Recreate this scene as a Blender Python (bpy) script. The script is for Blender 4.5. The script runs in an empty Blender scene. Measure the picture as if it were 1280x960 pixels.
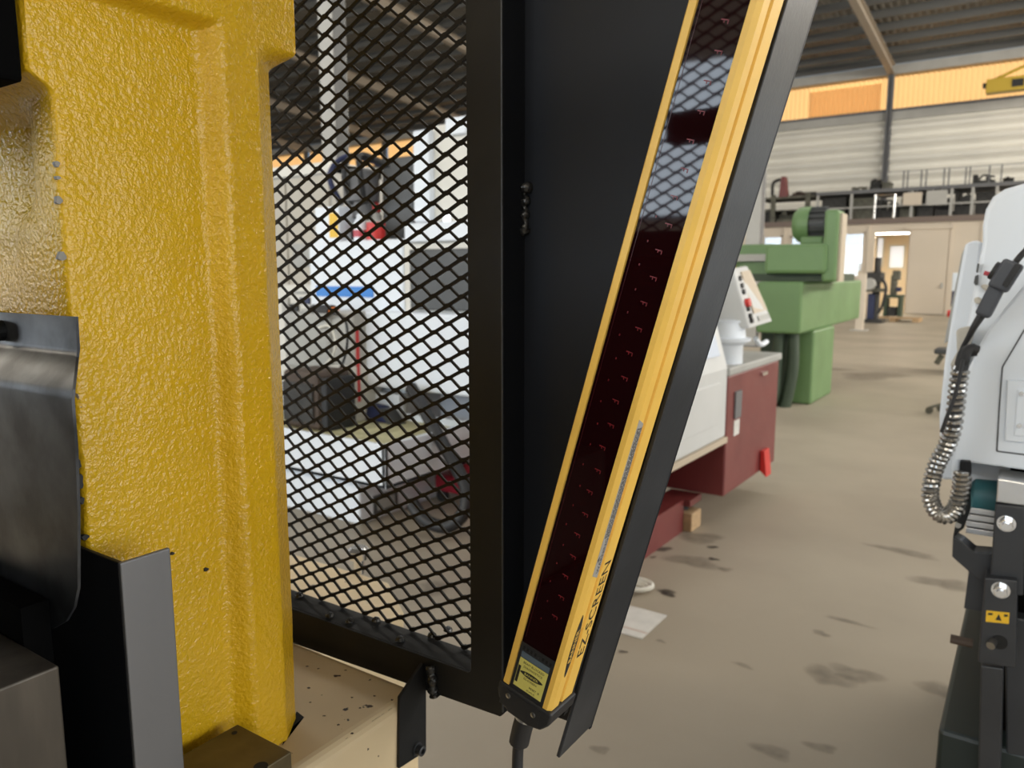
import bpy, bmesh, math, random
from mathutils import Vector, Matrix
random.seed(7)
D = bpy.data
SC = bpy.context.scene
COL = SC.collection
PI = math.pi
R = math.radians

# ------------------------------------------------------------------ camera
FPX = 961.0
YAW, PITCH = R(34.2), R(8.05)
CAM = Vector((0, 0, 1.55))
cam_d = D.cameras.new('camera')
cam_d.sensor_width = 36.0
cam_d.lens = FPX / 1280 * 36.0
cam_d.clip_start, cam_d.clip_end = 0.02, 300
cam_d.dof.use_dof = True
cam_d.dof.focus_distance = 0.66
cam_d.dof.aperture_fstop = 10.0
cam = D.objects.new('camera', cam_d)
COL.objects.link(cam)
cam.location = CAM
cam.rotation_euler = (PI / 2 - PITCH, 0, YAW)
SC.camera = cam

# ------------------------------------------------------------------ world, sun, daylight
W = D.worlds.new('world'); SC.world = W; W.use_nodes = True
wn = W.node_tree.nodes; wl = W.node_tree.links
bg = wn['Background']
sky = wn.new('ShaderNodeTexSky')
sky.sky_type = 'HOSEK_WILKIE'
sky.turbidity = 4.0
sky.ground_albedo = 0.4
sky.sun_direction = (0.15, 0.75, 0.64)
wl.new(sky.outputs[0], bg.inputs[0])
bg.inputs[1].default_value = 1.1

sd = D.lights.new('sun', 'SUN'); sd.energy = 5.2; sd.angle = R(1.0); sd.color = (1.0, 0.9, 0.76)
so = D.objects.new('sun', sd); COL.objects.link(so)
so.rotation_euler = Vector((-0.15, -0.75, -0.64)).to_track_quat('-Z', 'Y').to_euler()

def area(name, loc, target, sx, sy, power, colour):
    l = D.lights.new(name, 'AREA'); l.shape = 'RECTANGLE'; l.size = sx; l.size_y = sy
    l.energy = power; l.color = colour
    o = D.objects.new(name, l); COL.objects.link(o); o.location = loc
    o.rotation_euler = (Vector(target) - Vector(loc)).to_track_quat('-Z', 'Y').to_euler()
    return o
# daylight through rear windows and side door; strip and roof lamps are added fill
area('rear_window_daylight', (-5, -13.8, 4.2), (-5, 0, 4.2), 20, 2.9, 1150, (0.78, 0.89, 1.0))
area('rear_window_daylight', (-25.5, -13.8, 3.35), (-25.5, 0, 3.35), 21, 4.6, 1500, (0.82, 0.91, 1.0))
area('side_door_daylight', (13.8, 2, 2.6), (0, 2, 2.6), 15, 4.6, 800, (0.92, 0.96, 1.0))
area('far_wall_rear_fill', (-24, -13.7, 9.9), (-24, 0, 9.9), 76, 1.6, 3900, (1.0, 0.90, 0.74))  # added lamp with no opening behind it, brightens the far wall frontally
area('far_wall_side_fill', (13.7, 24, 9.2), (0, 24, 9.2), 30, 2.6, 5200, (1.0, 0.95, 0.86))  # added lamp on a solid wall, brightens the far wall from the side
area('overhead_fill', (-16, 4, 11.6), (-16, 4, 0), 48, 3, 800, (0.95, 0.97, 1.0))  # added unseen lamp below the roof, lights the floor and bent plate
area('overhead_fill', (-6, 15, 12.2), (-6, 15, 0), 30, 3, 950, (1.0, 0.95, 0.86))  # added unseen lamp for the floor farther back

SC.view_settings.view_transform = 'Standard'
SC.view_settings.look = 'None'
SC.view_settings.gamma = 1
SC.view_settings.use_curve_mapping = False
SC.view_settings.exposure = 0.20

# ------------------------------------------------------------------ pixel -> place helpers (1280x960 frame)
_F = Vector((-math.sin(YAW) * math.cos(PITCH), math.cos(YAW) * math.cos(PITCH), -math.sin(PITCH)))
_R = Vector((math.cos(YAW), math.sin(YAW), 0))
_U = _R.cross(_F)
def ray(px, py): return _F + _R * ((px - 640) / FPX) + _U * ((480 - py) / FPX)
def PX(px, py, x): d = ray(px, py); return CAM + d * ((x - CAM.x) / d.x)
def PY(px, py, y): d = ray(px, py); return CAM + d * ((y - CAM.y) / d.y)
def PZ(px, py, z): d = ray(px, py); return CAM + d * ((z - CAM.z) / d.z)

# ------------------------------------------------------------------ materials
def mat(name, col, rough=0.5, metal=0.0, vary=0.0, vscale=8.0, bump=0.0, bscale=60.0, spec=0.5,
        coat=0.0, col2=None, detail=4.0, scratches=0.0, bdist=0.004, stretch=(1, 1, 1)):
    m = D.materials.new(name); m.use_nodes = True
    nt = m.node_tree; N = nt.nodes; L = nt.links
    b = N['Principled BSDF']
    b.inputs['Base Color'].default_value = (*col, 1)
    b.inputs['Roughness'].default_value = rough
    b.inputs['Metallic'].default_value = metal
    b.inputs['Specular IOR Level'].default_value = spec
    b.inputs['Coat Weight'].default_value = coat
    if vary or bump or scratches:
        tc = N.new('ShaderNodeTexCoord')
        mp = N.new('ShaderNodeMapping'); mp.inputs['Scale'].default_value = stretch
        L.new(tc.outputs['Object'], mp.inputs['Vector'])
    if vary:
        n = N.new('ShaderNodeTexNoise'); n.inputs['Scale'].default_value = vscale
        n.inputs['Detail'].default_value = detail
        L.new(mp.outputs[0], n.inputs['Vector'])
        cr = N.new('ShaderNodeValToRGB')
        c2 = col2 or tuple(c * (1 - vary) for c in col)
        cr.color_ramp.elements[0].position = 0.35; cr.color_ramp.elements[0].color = (*c2, 1)
        cr.color_ramp.elements[1].position = 0.65; cr.color_ramp.elements[1].color = (*col, 1)
        L.new(n.outputs['Fac'], cr.inputs[0]); L.new(cr.outputs[0], b.inputs['Base Color'])
        rr = N.new('ShaderNodeMapRange'); rr.inputs[3].default_value = min(1, rough * 1.25); rr.inputs[4].default_value = rough * 0.85
        L.new(n.outputs['Fac'], rr.inputs[0]); L.new(rr.outputs[0], b.inputs['Roughness'])
    if bump:
        n2 = N.new('ShaderNodeTexNoise'); n2.inputs['Scale'].default_value = bscale
        n2.inputs['Detail'].default_value = 2.0
        L.new(mp.outputs[0], n2.inputs['Vector'])
        bp = N.new('ShaderNodeBump'); bp.inputs['Strength'].default_value = bump; bp.inputs['Distance'].default_value = bdist
        L.new(n2.outputs['Fac'], bp.inputs['Height']); L.new(bp.outputs[0], b.inputs['Normal'])
    return m

def chip_mat(name, col, chip, rough, thr, scale, bump=0.0, bscale=200.0, bdist=0.002):
    """paint with flaked-off spots of another colour"""
    m = mat(name, col, rough, vary=0.12, vscale=5, bump=bump, bscale=bscale, bdist=bdist)
    nt = m.node_tree; N = nt.nodes; L = nt.links; b = N['Principled BSDF']
    tc = N.new('ShaderNodeTexCoord')
    n = N.new('ShaderNodeTexNoise'); n.inputs['Scale'].default_value = scale; n.inputs['Detail'].default_value = 3
    L.new(tc.outputs['Object'], n.inputs['Vector'])
    cr = N.new('ShaderNodeValToRGB'); cr.color_ramp.interpolation = 'LINEAR'
    cr.color_ramp.elements[0].position = thr; cr.color_ramp.elements[0].color = (0, 0, 0, 1)
    cr.color_ramp.elements[1].position = thr + 0.015; cr.color_ramp.elements[1].color = (1, 1, 1, 1)
    L.new(n.outputs['Fac'], cr.inputs[0])
    mx = N.new('ShaderNodeMix'); mx.data_type = 'RGBA'
    src = b.inputs['Base Color'].links[0].from_socket
    L.new(cr.outputs[0], mx.inputs[0]); L.new(src, mx.inputs[6]); mx.inputs[7].default_value = (*chip, 1)
    L.new(mx.outputs[2], b.inputs['Base Color'])
    return m

def emit(name, col, s):
    m = D.materials.new(name); m.use_nodes = True
    b = m.node_tree.nodes['Principled BSDF']
    b.inputs['Base Color'].default_value = (*col, 1)
    b.inputs['Emission Color'].default_value = (*col, 1); b.inputs['Emission Strength'].default_value = s
    return m

M = {}
M['cast_yellow'] = chip_mat('cast_yellow', (0.78, 0.46, 0.014), (0.16, 0.13, 0.09), 0.19, 0.765, 55, bump=0.60, bscale=230, bdist=0.003)
M['chip_grey'] = mat('chip_grey', (0.32, 0.30, 0.26), 0.6)
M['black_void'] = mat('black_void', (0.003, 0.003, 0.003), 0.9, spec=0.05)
M['cream_paint'] = chip_mat('cream_paint', (0.72, 0.57, 0.35), (0.03, 0.022, 0.018), 0.42, 0.70, 75)
M['guard_black'] = mat('guard_black', (0.009, 0.0092, 0.0095), 0.5, vary=0.25, vscale=14, bump=0.12, bscale=160, bdist=0.001, spec=0.3)
M['panel_black'] = mat('panel_black', (0.0085, 0.010, 0.014), 0.50, vary=0.22, vscale=5, bump=0.10, bscale=120, bdist=0.001, spec=0.28)
M['flange_grey'] = mat('flange_grey', (0.033, 0.036, 0.041), 0.36, vary=0.35, vscale=9, bump=0.12, bscale=250, bdist=0.001)
M['weld'] = mat('weld', (0.02, 0.02, 0.02), 0.22, vary=0.4, vscale=90, bump=0.5, bscale=300, bdist=0.002)
M['mesh_black'] = mat('mesh_black', (0.007, 0.006, 0.0055), 0.55, spec=0.3)
M['lc_yellow'] = mat('lc_yellow', (0.84, 0.52, 0.10), 0.36, vary=0.08, vscale=26, spec=0.5)
M['lens_red'] = mat('lens_red', (0.010, 0.0012, 0.0016), 0.035, spec=0.55)
M['lens_mark'] = mat('lens_mark', (0.16, 0.012, 0.016), 0.3)
M['lens_rim'] = mat('lens_rim', (0.05, 0.008, 0.010), 0.2)
M['plastic_black'] = mat('plastic_black', (0.018, 0.018, 0.019), 0.45, bump=0.15, bscale=600, bdist=0.0006)
M['label_yellow'] = mat('label_yellow', (0.62, 0.56, 0.14), 0.5)
M['label_grey'] = mat('label_grey', (0.33, 0.32, 0.30), 0.5)
M['ink'] = mat('ink', (0.012, 0.011, 0.010), 0.6)
M['print_white'] = mat('print_white', (0.7, 0.68, 0.6), 0.6)
M['lcd'] = mat('lcd', (0.10, 0.13, 0.16), 0.2)
M['chrome'] = mat('chrome', (0.72, 0.72, 0.72), 0.18, 1.0)
M['screw'] = mat('screw', (0.45, 0.44, 0.42), 0.28, 1.0)
M['rubber'] = mat('rubber', (0.014, 0.014, 0.015), 0.55)
M['blued_steel'] = mat('blued_steel', (0.075, 0.080, 0.088), 0.30, 0.55, vary=0.75, vscale=24, col2=(0.014, 0.014, 0.016), bump=0.10, bscale=90, bdist=0.001)
M['ground_steel'] = mat('ground_steel', (0.20, 0.20, 0.205), 0.42, 0.5, vary=0.18, vscale=7, bump=0.05, bscale=400, bdist=0.0006, stretch=(1, 1, .15))
M['raw_steel'] = mat('raw_steel', (0.13, 0.112, 0.09), 0.42, 0.6, vary=0.45, vscale=16, bump=0.10, bscale=150, bdist=0.001, stretch=(1.6, 1.6, .3))
M['brown_steel'] = mat('brown_steel', (0.15, 0.115, 0.055), 0.40, 0.55, vary=0.4, vscale=20, bump=0.08, bscale=120, bdist=0.001)
M['hole'] = mat('hole', (0.004, 0.004, 0.004), 0.8)

M['machine_white'] = mat('machine_white', (0.72, 0.765, 0.82), 0.36, vary=0.05, vscale=2)
M['machine_cream'] = mat('machine_cream', (0.66, 0.64, 0.58), 0.42, vary=0.06, vscale=2)
M['machine_grey'] = mat('machine_grey', (0.36, 0.36, 0.34), 0.5, vary=0.1, vscale=3)
M['dark_grey'] = mat('dark_grey', (0.06, 0.062, 0.062), 0.45, vary=0.15, vscale=4)
M['lathe_white'] = mat('lathe_white', (0.56, 0.57, 0.565), 0.40, vary=0.05, vscale=3)
M['lathe_red'] = mat('lathe_red', (0.165, 0.030, 0.028), 0.42, vary=0.15, vscale=3)
M['red'] = mat('red', (0.55, 0.025, 0.02), 0.4)
M['crimson'] = mat('crimson', (0.32, 0.012, 0.03), 0.4)
M['orange'] = mat('orange', (0.75, 0.20, 0.03), 0.5)
M['green'] = mat('green', (0.14, 0.245, 0.095), 0.42, vary=0.10, vscale=2)
M['green_dark'] = mat('green_dark', (0.035, 0.055, 0.03), 0.6)
M['panel_beige'] = mat('panel_beige', (0.48, 0.40, 0.30), 0.5)
M['wood'] = mat('wood', (0.48, 0.32, 0.17), 0.7, vary=0.25, vscale=9, stretch=(1, 6, 6))
M['blue'] = mat('blue', (0.02, 0.20, 0.62), 0.4)
M['navy'] = mat('navy', (0.015, 0.022, 0.075), 0.5)
M['brown'] = mat('brown', (0.075, 0.05, 0.035), 0.6, vary=0.3, vscale=8)
M['tray_yellow'] = mat('tray_yellow', (0.60, 0.56, 0.32), 0.6, vary=0.3, vscale=10)
M['warn_yellow'] = mat('warn_yellow', (0.75, 0.46, 0.02), 0.45)
M['teal'] = mat('teal', (0.055, 0.19, 0.21), 0.45, vary=0.2, vscale=14)
M['alu'] = mat('alu', (0.62, 0.62, 0.62), 0.30, 0.85, vary=0.15, vscale=12)
M['post_black'] = mat('post_black', (0.028, 0.030, 0.034), 0.40, vary=0.2, vscale=12)
M['post_green'] = mat('post_green', (0.012, 0.020, 0.018), 0.45)
M['pendant'] = mat('pendant', (0.055, 0.060, 0.072), 0.5)
M['putty'] = mat('putty', (0.46, 0.43, 0.37), 0.6)
M['red_soft'] = mat('red_soft', (0.45, 0.05, 0.07), 0.4)
M['foil'] = mat('foil', (0.45, 0.44, 0.42), 0.22, 0.9, bump=0.6, bscale=90, bdist=0.004)
M['paper'] = mat('paper', (0.62, 0.60, 0.56), 0.8, vary=0.12, vscale=12)
M['card'] = mat('card', (0.52, 0.42, 0.36), 0.8, vary=0.12, vscale=8)
M['yellow_crane'] = mat('yellow_crane', (0.50, 0.34, 0.03), 0.5)

M['concrete'] = mat('concrete', (0.385, 0.332, 0.255), 0.50, vary=0.2, vscale=0.8, col2=(0.315, 0.270, 0.205), detail=9, bump=0.05, bscale=30, bdist=0.002)
M['wall_light'] = mat('wall_light', (0.80, 0.775, 0.70), 0.55, vary=0.07, vscale=0.7)
M['wall_office'] = mat('wall_office', (0.60, 0.52, 0.42), 0.6, vary=0.05, vscale=0.6)
M['wall_room'] = mat('wall_room', (0.80, 0.70, 0.54), 0.6)
M['steel_grey'] = mat('steel_grey', (0.13, 0.13, 0.135), 0.5, vary=0.12, vscale=2)
M['steel_light'] = mat('steel_light', (0.42, 0.41, 0.38), 0.5, vary=0.1, vscale=2)
M['roof_sheet'] = mat('roof_sheet', (0.25, 0.235, 0.205), 0.45, vary=0.15, vscale=0.6)
M['purlin'] = mat('purlin', (0.10, 0.10, 0.095), 0.5)
M['rafter'] = mat('rafter', (0.34, 0.29, 0.23), 0.5)
M['deck_brown'] = mat('deck_brown', (0.16, 0.12, 0.10), 0.6)
M['clutter_dark'] = mat('clutter_dark', (0.035, 0.033, 0.030), 0.6, vary=0.4, vscale=6)
M['clutter_olive'] = mat('clutter_olive', (0.12, 0.115, 0.085), 0.6, vary=0.4, vscale=6)
M['lamp'] = emit('lamp', (1.0, 0.95, 0.85), 9.0)
M['sky_pane'] = mat('sky_pane', (0.55, 0.62, 0.75), 0.1)

def translucent(name, col):
    m = D.materials.new(name); m.use_nodes = True
    nt = m.node_tree; N = nt.nodes; L = nt.links
    out = N['Material Output']; N.remove(N['Principled BSDF'])
    t = N.new('ShaderNodeBsdfTranslucent'); t.inputs[0].default_value = (*col, 1)
    d = N.new('ShaderNodeBsdfDiffuse'); d.inputs[0].default_value = (*col, 1)
    x = N.new('ShaderNodeMixShader'); x.inputs[0].default_value = 0.25
    L.new(t.outputs[0], x.inputs[1]); L.new(d.outputs[0], x.inputs[2]); L.new(x.outputs[0], out.inputs[0])
    return m
M['fibreglass'] = translucent('fibreglass', (0.86, 0.55, 0.25))
M['fibreglass_old'] = translucent('fibreglass_old', (1.0, 0.93, 0.86))

def glass(name, col, rough=0.02, mix=0.85):
    m = D.materials.new(name); m.use_nodes = True
    nt = m.node_tree; N = nt.nodes; L = nt.links
    out = N['Material Output']; N.remove(N['Principled BSDF'])
    t = N.new('ShaderNodeBsdfTransparent'); t.inputs[0].default_value = (*col, 1)
    g = N.new('ShaderNodeBsdfGlossy'); g.inputs['Roughness'].default_value = rough
    x = N.new('ShaderNodeMixShader'); x.inputs[0].default_value = 1 - mix
    L.new(t.outputs[0], x.inputs[1]); L.new(g.outputs[0], x.inputs[2]); L.new(x.outputs[0], out.inputs[0])
    return m
M['glass'] = glass('glass', (0.9, 0.93, 0.95))

def stain(name, col, dens):
    m = D.materials.new(name); m.use_nodes = True
    nt = m.node_tree; N = nt.nodes; L = nt.links
    out = N['Material Output']; b = N['Principled BSDF']
    b.inputs['Base Color'].default_value = (*col, 1); b.inputs['Roughness'].default_value = 0.4
    t = N.new('ShaderNodeBsdfTransparent'); x = N.new('ShaderNodeMixShader')
    at = N.new('ShaderNodeAttribute'); at.attribute_name = 'soak'
    tc = N.new('ShaderNodeTexCoord'); n = N.new('ShaderNodeTexNoise'); n.inputs['Scale'].default_value = 22; n.inputs['Detail'].default_value = 6
    L.new(tc.outputs['Object'], n.inputs['Vector'])
    mr = N.new('ShaderNodeMapRange'); mr.inputs[1].default_value = 0.25; mr.inputs[2].default_value = 0.75
    mr.inputs[3].default_value = dens * 0.4; mr.inputs[4].default_value = dens
    mu = N.new('ShaderNodeMath'); mu.operation = 'MULTIPLY'
    L.new(n.outputs['Fac'], mr.inputs[0]); L.new(mr.outputs[0], mu.inputs[0]); L.new(at.outputs['Fac'], mu.inputs[1]); L.new(mu.outputs[0], x.inputs[0])
    L.new(t.outputs[0], x.inputs[1]); L.new(b.outputs[0], x.inputs[2]); L.new(x.outputs[0], out.inputs[0])
    return m
M['stain_dark'] = stain('stain_dark', (0.03, 0.026, 0.022), 0.95)
M['stain_soft'] = stain('stain_soft', (0.15, 0.125, 0.10), 0.40)

# ------------------------------------------------------------------ mesh builder
ORG = {}
class MB:
    def __init__(s): s.v = []; s.f = []
    def add(s, vs, fs):
        o = len(s.v); s.v += [Vector(p) for p in vs]; s.f += [tuple(i + o for i in q) for q in fs]; return s
    def box(s, x0, y0, z0, x1, y1, z1):
        return s.add([(x0, y0, z0), (x1, y0, z0), (x1, y1, z0), (x0, y1, z0), (x0, y0, z1), (x1, y0, z1), (x1, y1, z1), (x0, y1, z1)],
                     [(0, 3, 2, 1), (4, 5, 6, 7), (0, 1, 5, 4), (1, 2, 6, 5), (2, 3, 7, 6), (3, 0, 4, 7)])
    def prism(s, pts, vec):
        n = len(pts); vec = Vector(vec)
        return s.add([Vector(p) for p in pts] + [Vector(p) + vec for p in pts],
                     [tuple(range(n - 1, -1, -1)), tuple(range(n, 2 * n))] + [(i, (i + 1) % n, (i + 1) % n + n, i + n) for i in range(n)])
    def frustum(s, bot, top):
        n = len(bot)
        return s.add(list(bot) + list(top), [tuple(range(n - 1, -1, -1)), tuple(range(n, 2 * n))] + [(i, (i + 1) % n, (i + 1) % n + n, i + n) for i in range(n)])
    def cyl(s, a, b, r0, r1=None, n=18):
        a = Vector(a); b = Vector(b); r1 = r0 if r1 is None else r1
        d = (b - a).normalized(); u = d.orthogonal().normalized(); w = d.cross(u)
        ring = lambda c, r: [c + (u * math.cos(2 * PI * k / n) + w * math.sin(2 * PI * k / n)) * r for k in range(n)]
        return s.frustum(ring(a, r0), ring(b, r1))
    def lathe(s, a, d, prof, n=20):
        a = Vector(a); d = Vector(d).normalized(); u = d.orthogonal().normalized(); w = d.cross(u)
        vs = []; fs = []
        for t, r in prof:
            vs += [a + d * t + (u * math.cos(2 * PI * k / n) + w * math.sin(2 * PI * k / n)) * r for k in range(n)]
        for i in range(len(prof) - 1):
            fs += [(i * n + k, i * n + (k + 1) % n, (i + 1) * n + (k + 1) % n, (i + 1) * n + k) for k in range(n)]
        fs.append(tuple(range(n - 1, -1, -1))); fs.append(tuple((len(prof) - 1) * n + k for k in range(n)))
        return s.add(vs, fs)
    def tube(s, pts, r, n=10, smooth=6):
        P = [Vector(p) for p in pts]
        if smooth and len(P) > 2:
            Q = []
            E_ = [P[0] * 2 - P[1]] + P + [P[-1] * 2 - P[-2]]
            for i in range(1, len(E_) - 2):
                p0, p1, p2, p3 = E_[i - 1:i + 3]
                for k in range(smooth):
                    t = k / smooth
                    Q.append(0.5 * ((2 * p1) + (p2 - p0) * t + (2 * p0 - 5 * p1 + 4 * p2 - p3) * t * t + (3 * p1 - p0 - 3 * p2 + p3) * t ** 3))
            Q.append(P[-1]); P = Q
        vs = []; fs = []; u = None
        m = len(P)
        for i, p in enumerate(P):
            d = (P[min(i + 1, m - 1)] - P[max(i - 1, 0)]).normalized()
            if u is None: u = d.orthogonal().normalized()
            u = (u - d * u.dot(d)).normalized(); w = d.cross(u)
            rr = r(i / (m - 1)) if callable(r) else r
            vs += [p + (u * math.cos(2 * PI * k / n) + w * math.sin(2 * PI * k / n)) * rr for k in range(n)]
        for i in range(m - 1):
            fs += [(i * n + k, i * n + (k + 1) % n, (i + 1) * n + (k + 1) % n, (i + 1) * n + k) for k in range(n)]
        fs.append(tuple(range(n - 1, -1, -1))); fs.append(tuple((m - 1) * n + k for k in range(n)))
        s.path = P
        return s.add(vs, fs)
    def mesh(s, name, m, org=Vector((0, 0, 0)), smooth=False):
        me = D.meshes.new(name)
        me.from_pydata([tuple(v - org) for v in s.v], [], s.f); me.update()
        b = bmesh.new(); b.from_mesh(me); bmesh.ops.recalc_face_normals(b, faces=b.faces); b.to_mesh(me); b.free()
        me.materials.append(M[m] if isinstance(m, str) else m)
        if smooth:
            for p in me.polygons: p.use_smooth = True
            me.set_sharp_from_angle(angle=R(38))
        return me
    def build(s, name, m, parent=None, bevel=0.0, smooth=False, seg=2, local=False):
        org = Vector((0, 0, 0))
        if parent is not None and not local: org = ORG.get(parent.name, Vector((0, 0, 0)))
        if parent is None:
            xs = [v.x for v in s.v]; ys = [v.y for v in s.v]
            org = Vector(((min(xs) + max(xs)) / 2, (min(ys) + max(ys)) / 2, min(v.z for v in s.v)))
        o = D.objects.new(name, s.mesh(name, m, org, smooth)); COL.objects.link(o)
        if parent is None: o.location = org
        else: o.parent = parent
        ORG[o.name] = org
        if bevel:
            bv = o.modifiers.new('bevel', 'BEVEL'); bv.width = bevel; bv.segments = seg; bv.limit_method = 'ANGLE'; bv.angle_limit = R(35)
        return o
def box(*a): return MB().box(*a)

def tag(o, label, cat, group=None):
    o['label'] = label; o['category'] = cat
    if group: o['group'] = group
    return o
def thing(name, label, cat, loc, rot=(0, 0, 0), group=None):
    o = D.objects.new(name, None); COL.objects.link(o); o.location = loc; o.rotation_euler = rot
    o.empty_display_size = 0.05
    ORG[o.name] = Vector(loc)
    return tag(o, label, cat, group)
def struct(o): o['kind'] = 'structure'; return o
def copy_part(src, parent, off=(0, 0, 0)):
    c = src.copy(); COL.objects.link(c); c.parent = parent; c.location = Vector(src.location) + Vector(off)
    ORG[c.name] = ORG.get(src.name, Vector((0, 0, 0)))
    return c
def text_mesh(s, size, name, m, parent, mtx, depth=0.0, align='CENTER', sx=1.0):
    cu = D.curves.new(name, 'FONT'); cu.body = s; cu.size = size; cu.align_x = align; cu.align_y = 'CENTER'; cu.extrude = depth
    cu.resolution_u = 2
    t = D.objects.new(name + '_tmp', cu); COL.objects.link(t)
    dg = bpy.context.evaluated_depsgraph_get()
    me = D.meshes.new_from_object(t.evaluated_get(dg)); me.name = name
    D.objects.remove(t); D.curves.remove(cu)
    me.transform(mtx @ Matrix.Diagonal((sx, 1, 1, 1)))
    me.materials.clear(); me.materials.append(M[m])
    o = D.objects.new(name, me); COL.objects.link(o); o.parent = parent
    ORG[o.name] = ORG.get(parent.name, Vector((0, 0, 0)))
    return o

def sstep(a, b, x):
    t = max(0.0, min(1.0, (x - a) / (b - a))); return t * t * (3 - 2 * t)

# ================================================================== THE HALL
HX0, HX1, HY0, HY1 = -62.0, 14.0, -14.0, 41.0
EAVE, RIDGE_Y, SLOPE = 11.15, 14.0, 0.075
def roof_z(y): return EAVE + (HY1 - y) * SLOPE if y > RIDGE_Y else EAVE + (HY1 - RIDGE_Y) * SLOPE - (RIDGE_Y - y) * SLOPE
floor = struct(MB().box(HX0, HY0, -0.2, HX1, HY1, 0).build('floor', 'concrete'))
# oil stains and water marks on the concrete
def blob(px, py, rx, ry, m, seed):
    c = PZ(px, py, 0); rnd = random.Random(seed)
    ph = [rnd.uniform(0, 6.28) for _ in range(4)]
    pts = []
    for k in range(28):
        a = 2 * PI * k / 28
        q = 1 + 0.22 * math.sin(2 * a + ph[0]) + 0.16 * math.sin(3 * a + ph[1]) + 0.08 * math.sin(5 * a + ph[2])
        pts.append((c.x + rx * q * math.cos(a), c.y + ry * q * math.sin(a), 0.0008 + 0.0001 * seed))
    z = pts[0][2]; mb = MB(); vs = [(c.x, c.y, z)]; wt = [1.0]
    for fr, wv in ((.45, 1.0), (.75, .7), (1.0, 0.0)):
        vs += [(c.x + (x - c.x) * fr, c.y + (y - c.y) * fr, z) for x, y, _ in pts]; wt += [wv] * 28
    fs = [(0, 1 + k, 1 + (k + 1) % 28) for k in range(28)] + [(1 + r * 28 + k, 1 + r * 28 + (k + 1) % 28, 29 + r * 28 + (k + 1) % 28, 29 + r * 28 + k) for r in range(2) for k in range(28)]
    mb.add(vs, fs); o = mb.build('oil_stain', m, floor)
    at = o.data.attributes.new('soak', 'FLOAT', 'POINT')
    for q, wv in enumerate(wt): at.data[q].value = wv
    return o
for i, (px, py, rx, ry, m) in enumerate([
        (872, 672, .17, .10, 'stain_soft'), (826, 686, .055, .06, 'stain_dark'), (890, 684, .035, .03, 'stain_dark'),
        (866, 702, .14, .11, 'stain_soft'), (892, 699, .03, .025, 'stain_dark'), (834, 741, .06, .04, 'stain_dark'),
        (906, 712, .05, .03, 'stain_soft'), (1036, 846, .09, .09, 'stain_soft'), (1070, 843, .09, .08, 'stain_soft'),
        (1026, 792, .04, .03, 'stain_soft'), (1060, 777, .12, .02, 'stain_soft'), (1176, 864, .09, .07, 'stain_soft'),
        (928, 832, .045, .02, 'stain_soft'), (965, 940, .06, .05, 'stain_soft'), (1026, 935, .05, .035, 'stain_soft'),
        (778, 815, .022, .014, 'stain_dark'), (826, 802, .022, .016, 'stain_soft'), (1130, 690, .2, .06, 'stain_soft'),
        (1180, 730, .14, .1, 'stain_soft'), (545, 735, .11, .08, 'stain_soft'), (816, 697, .02, .02, 'stain_dark'),
        (750, 938, .03, .03, 'stain_soft'), (1000, 460, .8, .5, 'stain_soft'), (1090, 470, .5, .6, 'stain_soft')]):
    blob(px, py, rx, ry, m, i)

wall_far = struct(box(HX0, HY1, 0, HX1, HY1 + 0.2, 3.8).build('wall_far', 'wall_light'))
BAY = 8.0; COLX = [-6.4 + BAY * k for k in range(-6, 3)]
# horizontal cladding sheets between the columns, each leaning out at the foot
zb0, zb1 = 3.8, 8.72; NB = 7; hb = (zb1 - zb0) / NB
sheet = MB().prism([(0, 0.02, 0)] + [(0, -0.13 * (1 - math.cos(2 * PI * k / 12)) - .01, hb * k / 12) for k in range(13)] + [(0, 0.02, hb)], (BAY - 0.02, 0, 0)).build('cladding_sheet', 'wall_light', wall_far, local=True)
sheet.location = Vector((COLX[0], HY1, zb0)) - ORG[wall_far.name]
back = box(HX0, HY1, 3.8, HX1, HY1 + 0.1, 8.75).build('wall_backing', 'wall_light', wall_far)
for i, cx in enumerate(COLX[:-1]):
    for k in range(NB):
        if i == 0 and k == 0: continue
        copy_part(sheet, wall_far, (i * BAY, 0, k * hb))
# girt below the translucent strip, fascia above
box(HX0, HY1 - 0.22, 8.72, HX1, HY1 + 0.1, 9.22).build('girt', 'steel_light', wall_far)
box(HX0, HY1 - 0.26, 9.10, HX1, HY1 - 0.22, 9.22).build('girt_lip', 'steel_grey', wall_far)
box(HX0, HY1 - 0.22, 10.78, HX1, HY1 + 0.1, 11.2).build('fascia', 'steel_light', wall_far)
def ribs(x0, x1, pitch, amp):
    pts = []; x = x0
    while x < x1 - 1e-6:
        for t, a in ((0, 0), (.3, 0), (.45, amp), (.8, amp), (.95, 0)):
            if x + t * pitch <= x1: pts.append((x + t * pitch, a))
        x += pitch
    return pts
def sheet_mesh(x0, x1, z0, z1, pitch, amp, y):
    pr = ribs(x0, x1, pitch, amp); n = len(pr); mb = MB()
    mb.add([(x, y - a, z0) for x, a in pr] + [(x, y - a, z1) for x, a in pr], [(i, i + 1, n + i + 1, n + i) for i in range(n - 1)])
    return mb
for i, cx in enumerate(COLX[:-1]):
    sheet_mesh(cx + .1, cx + BAY - .1, 9.2, 10.8, 0.21, 0.045, HY1).build('translucent_sheet', 'fibreglass', wall_far)
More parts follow.
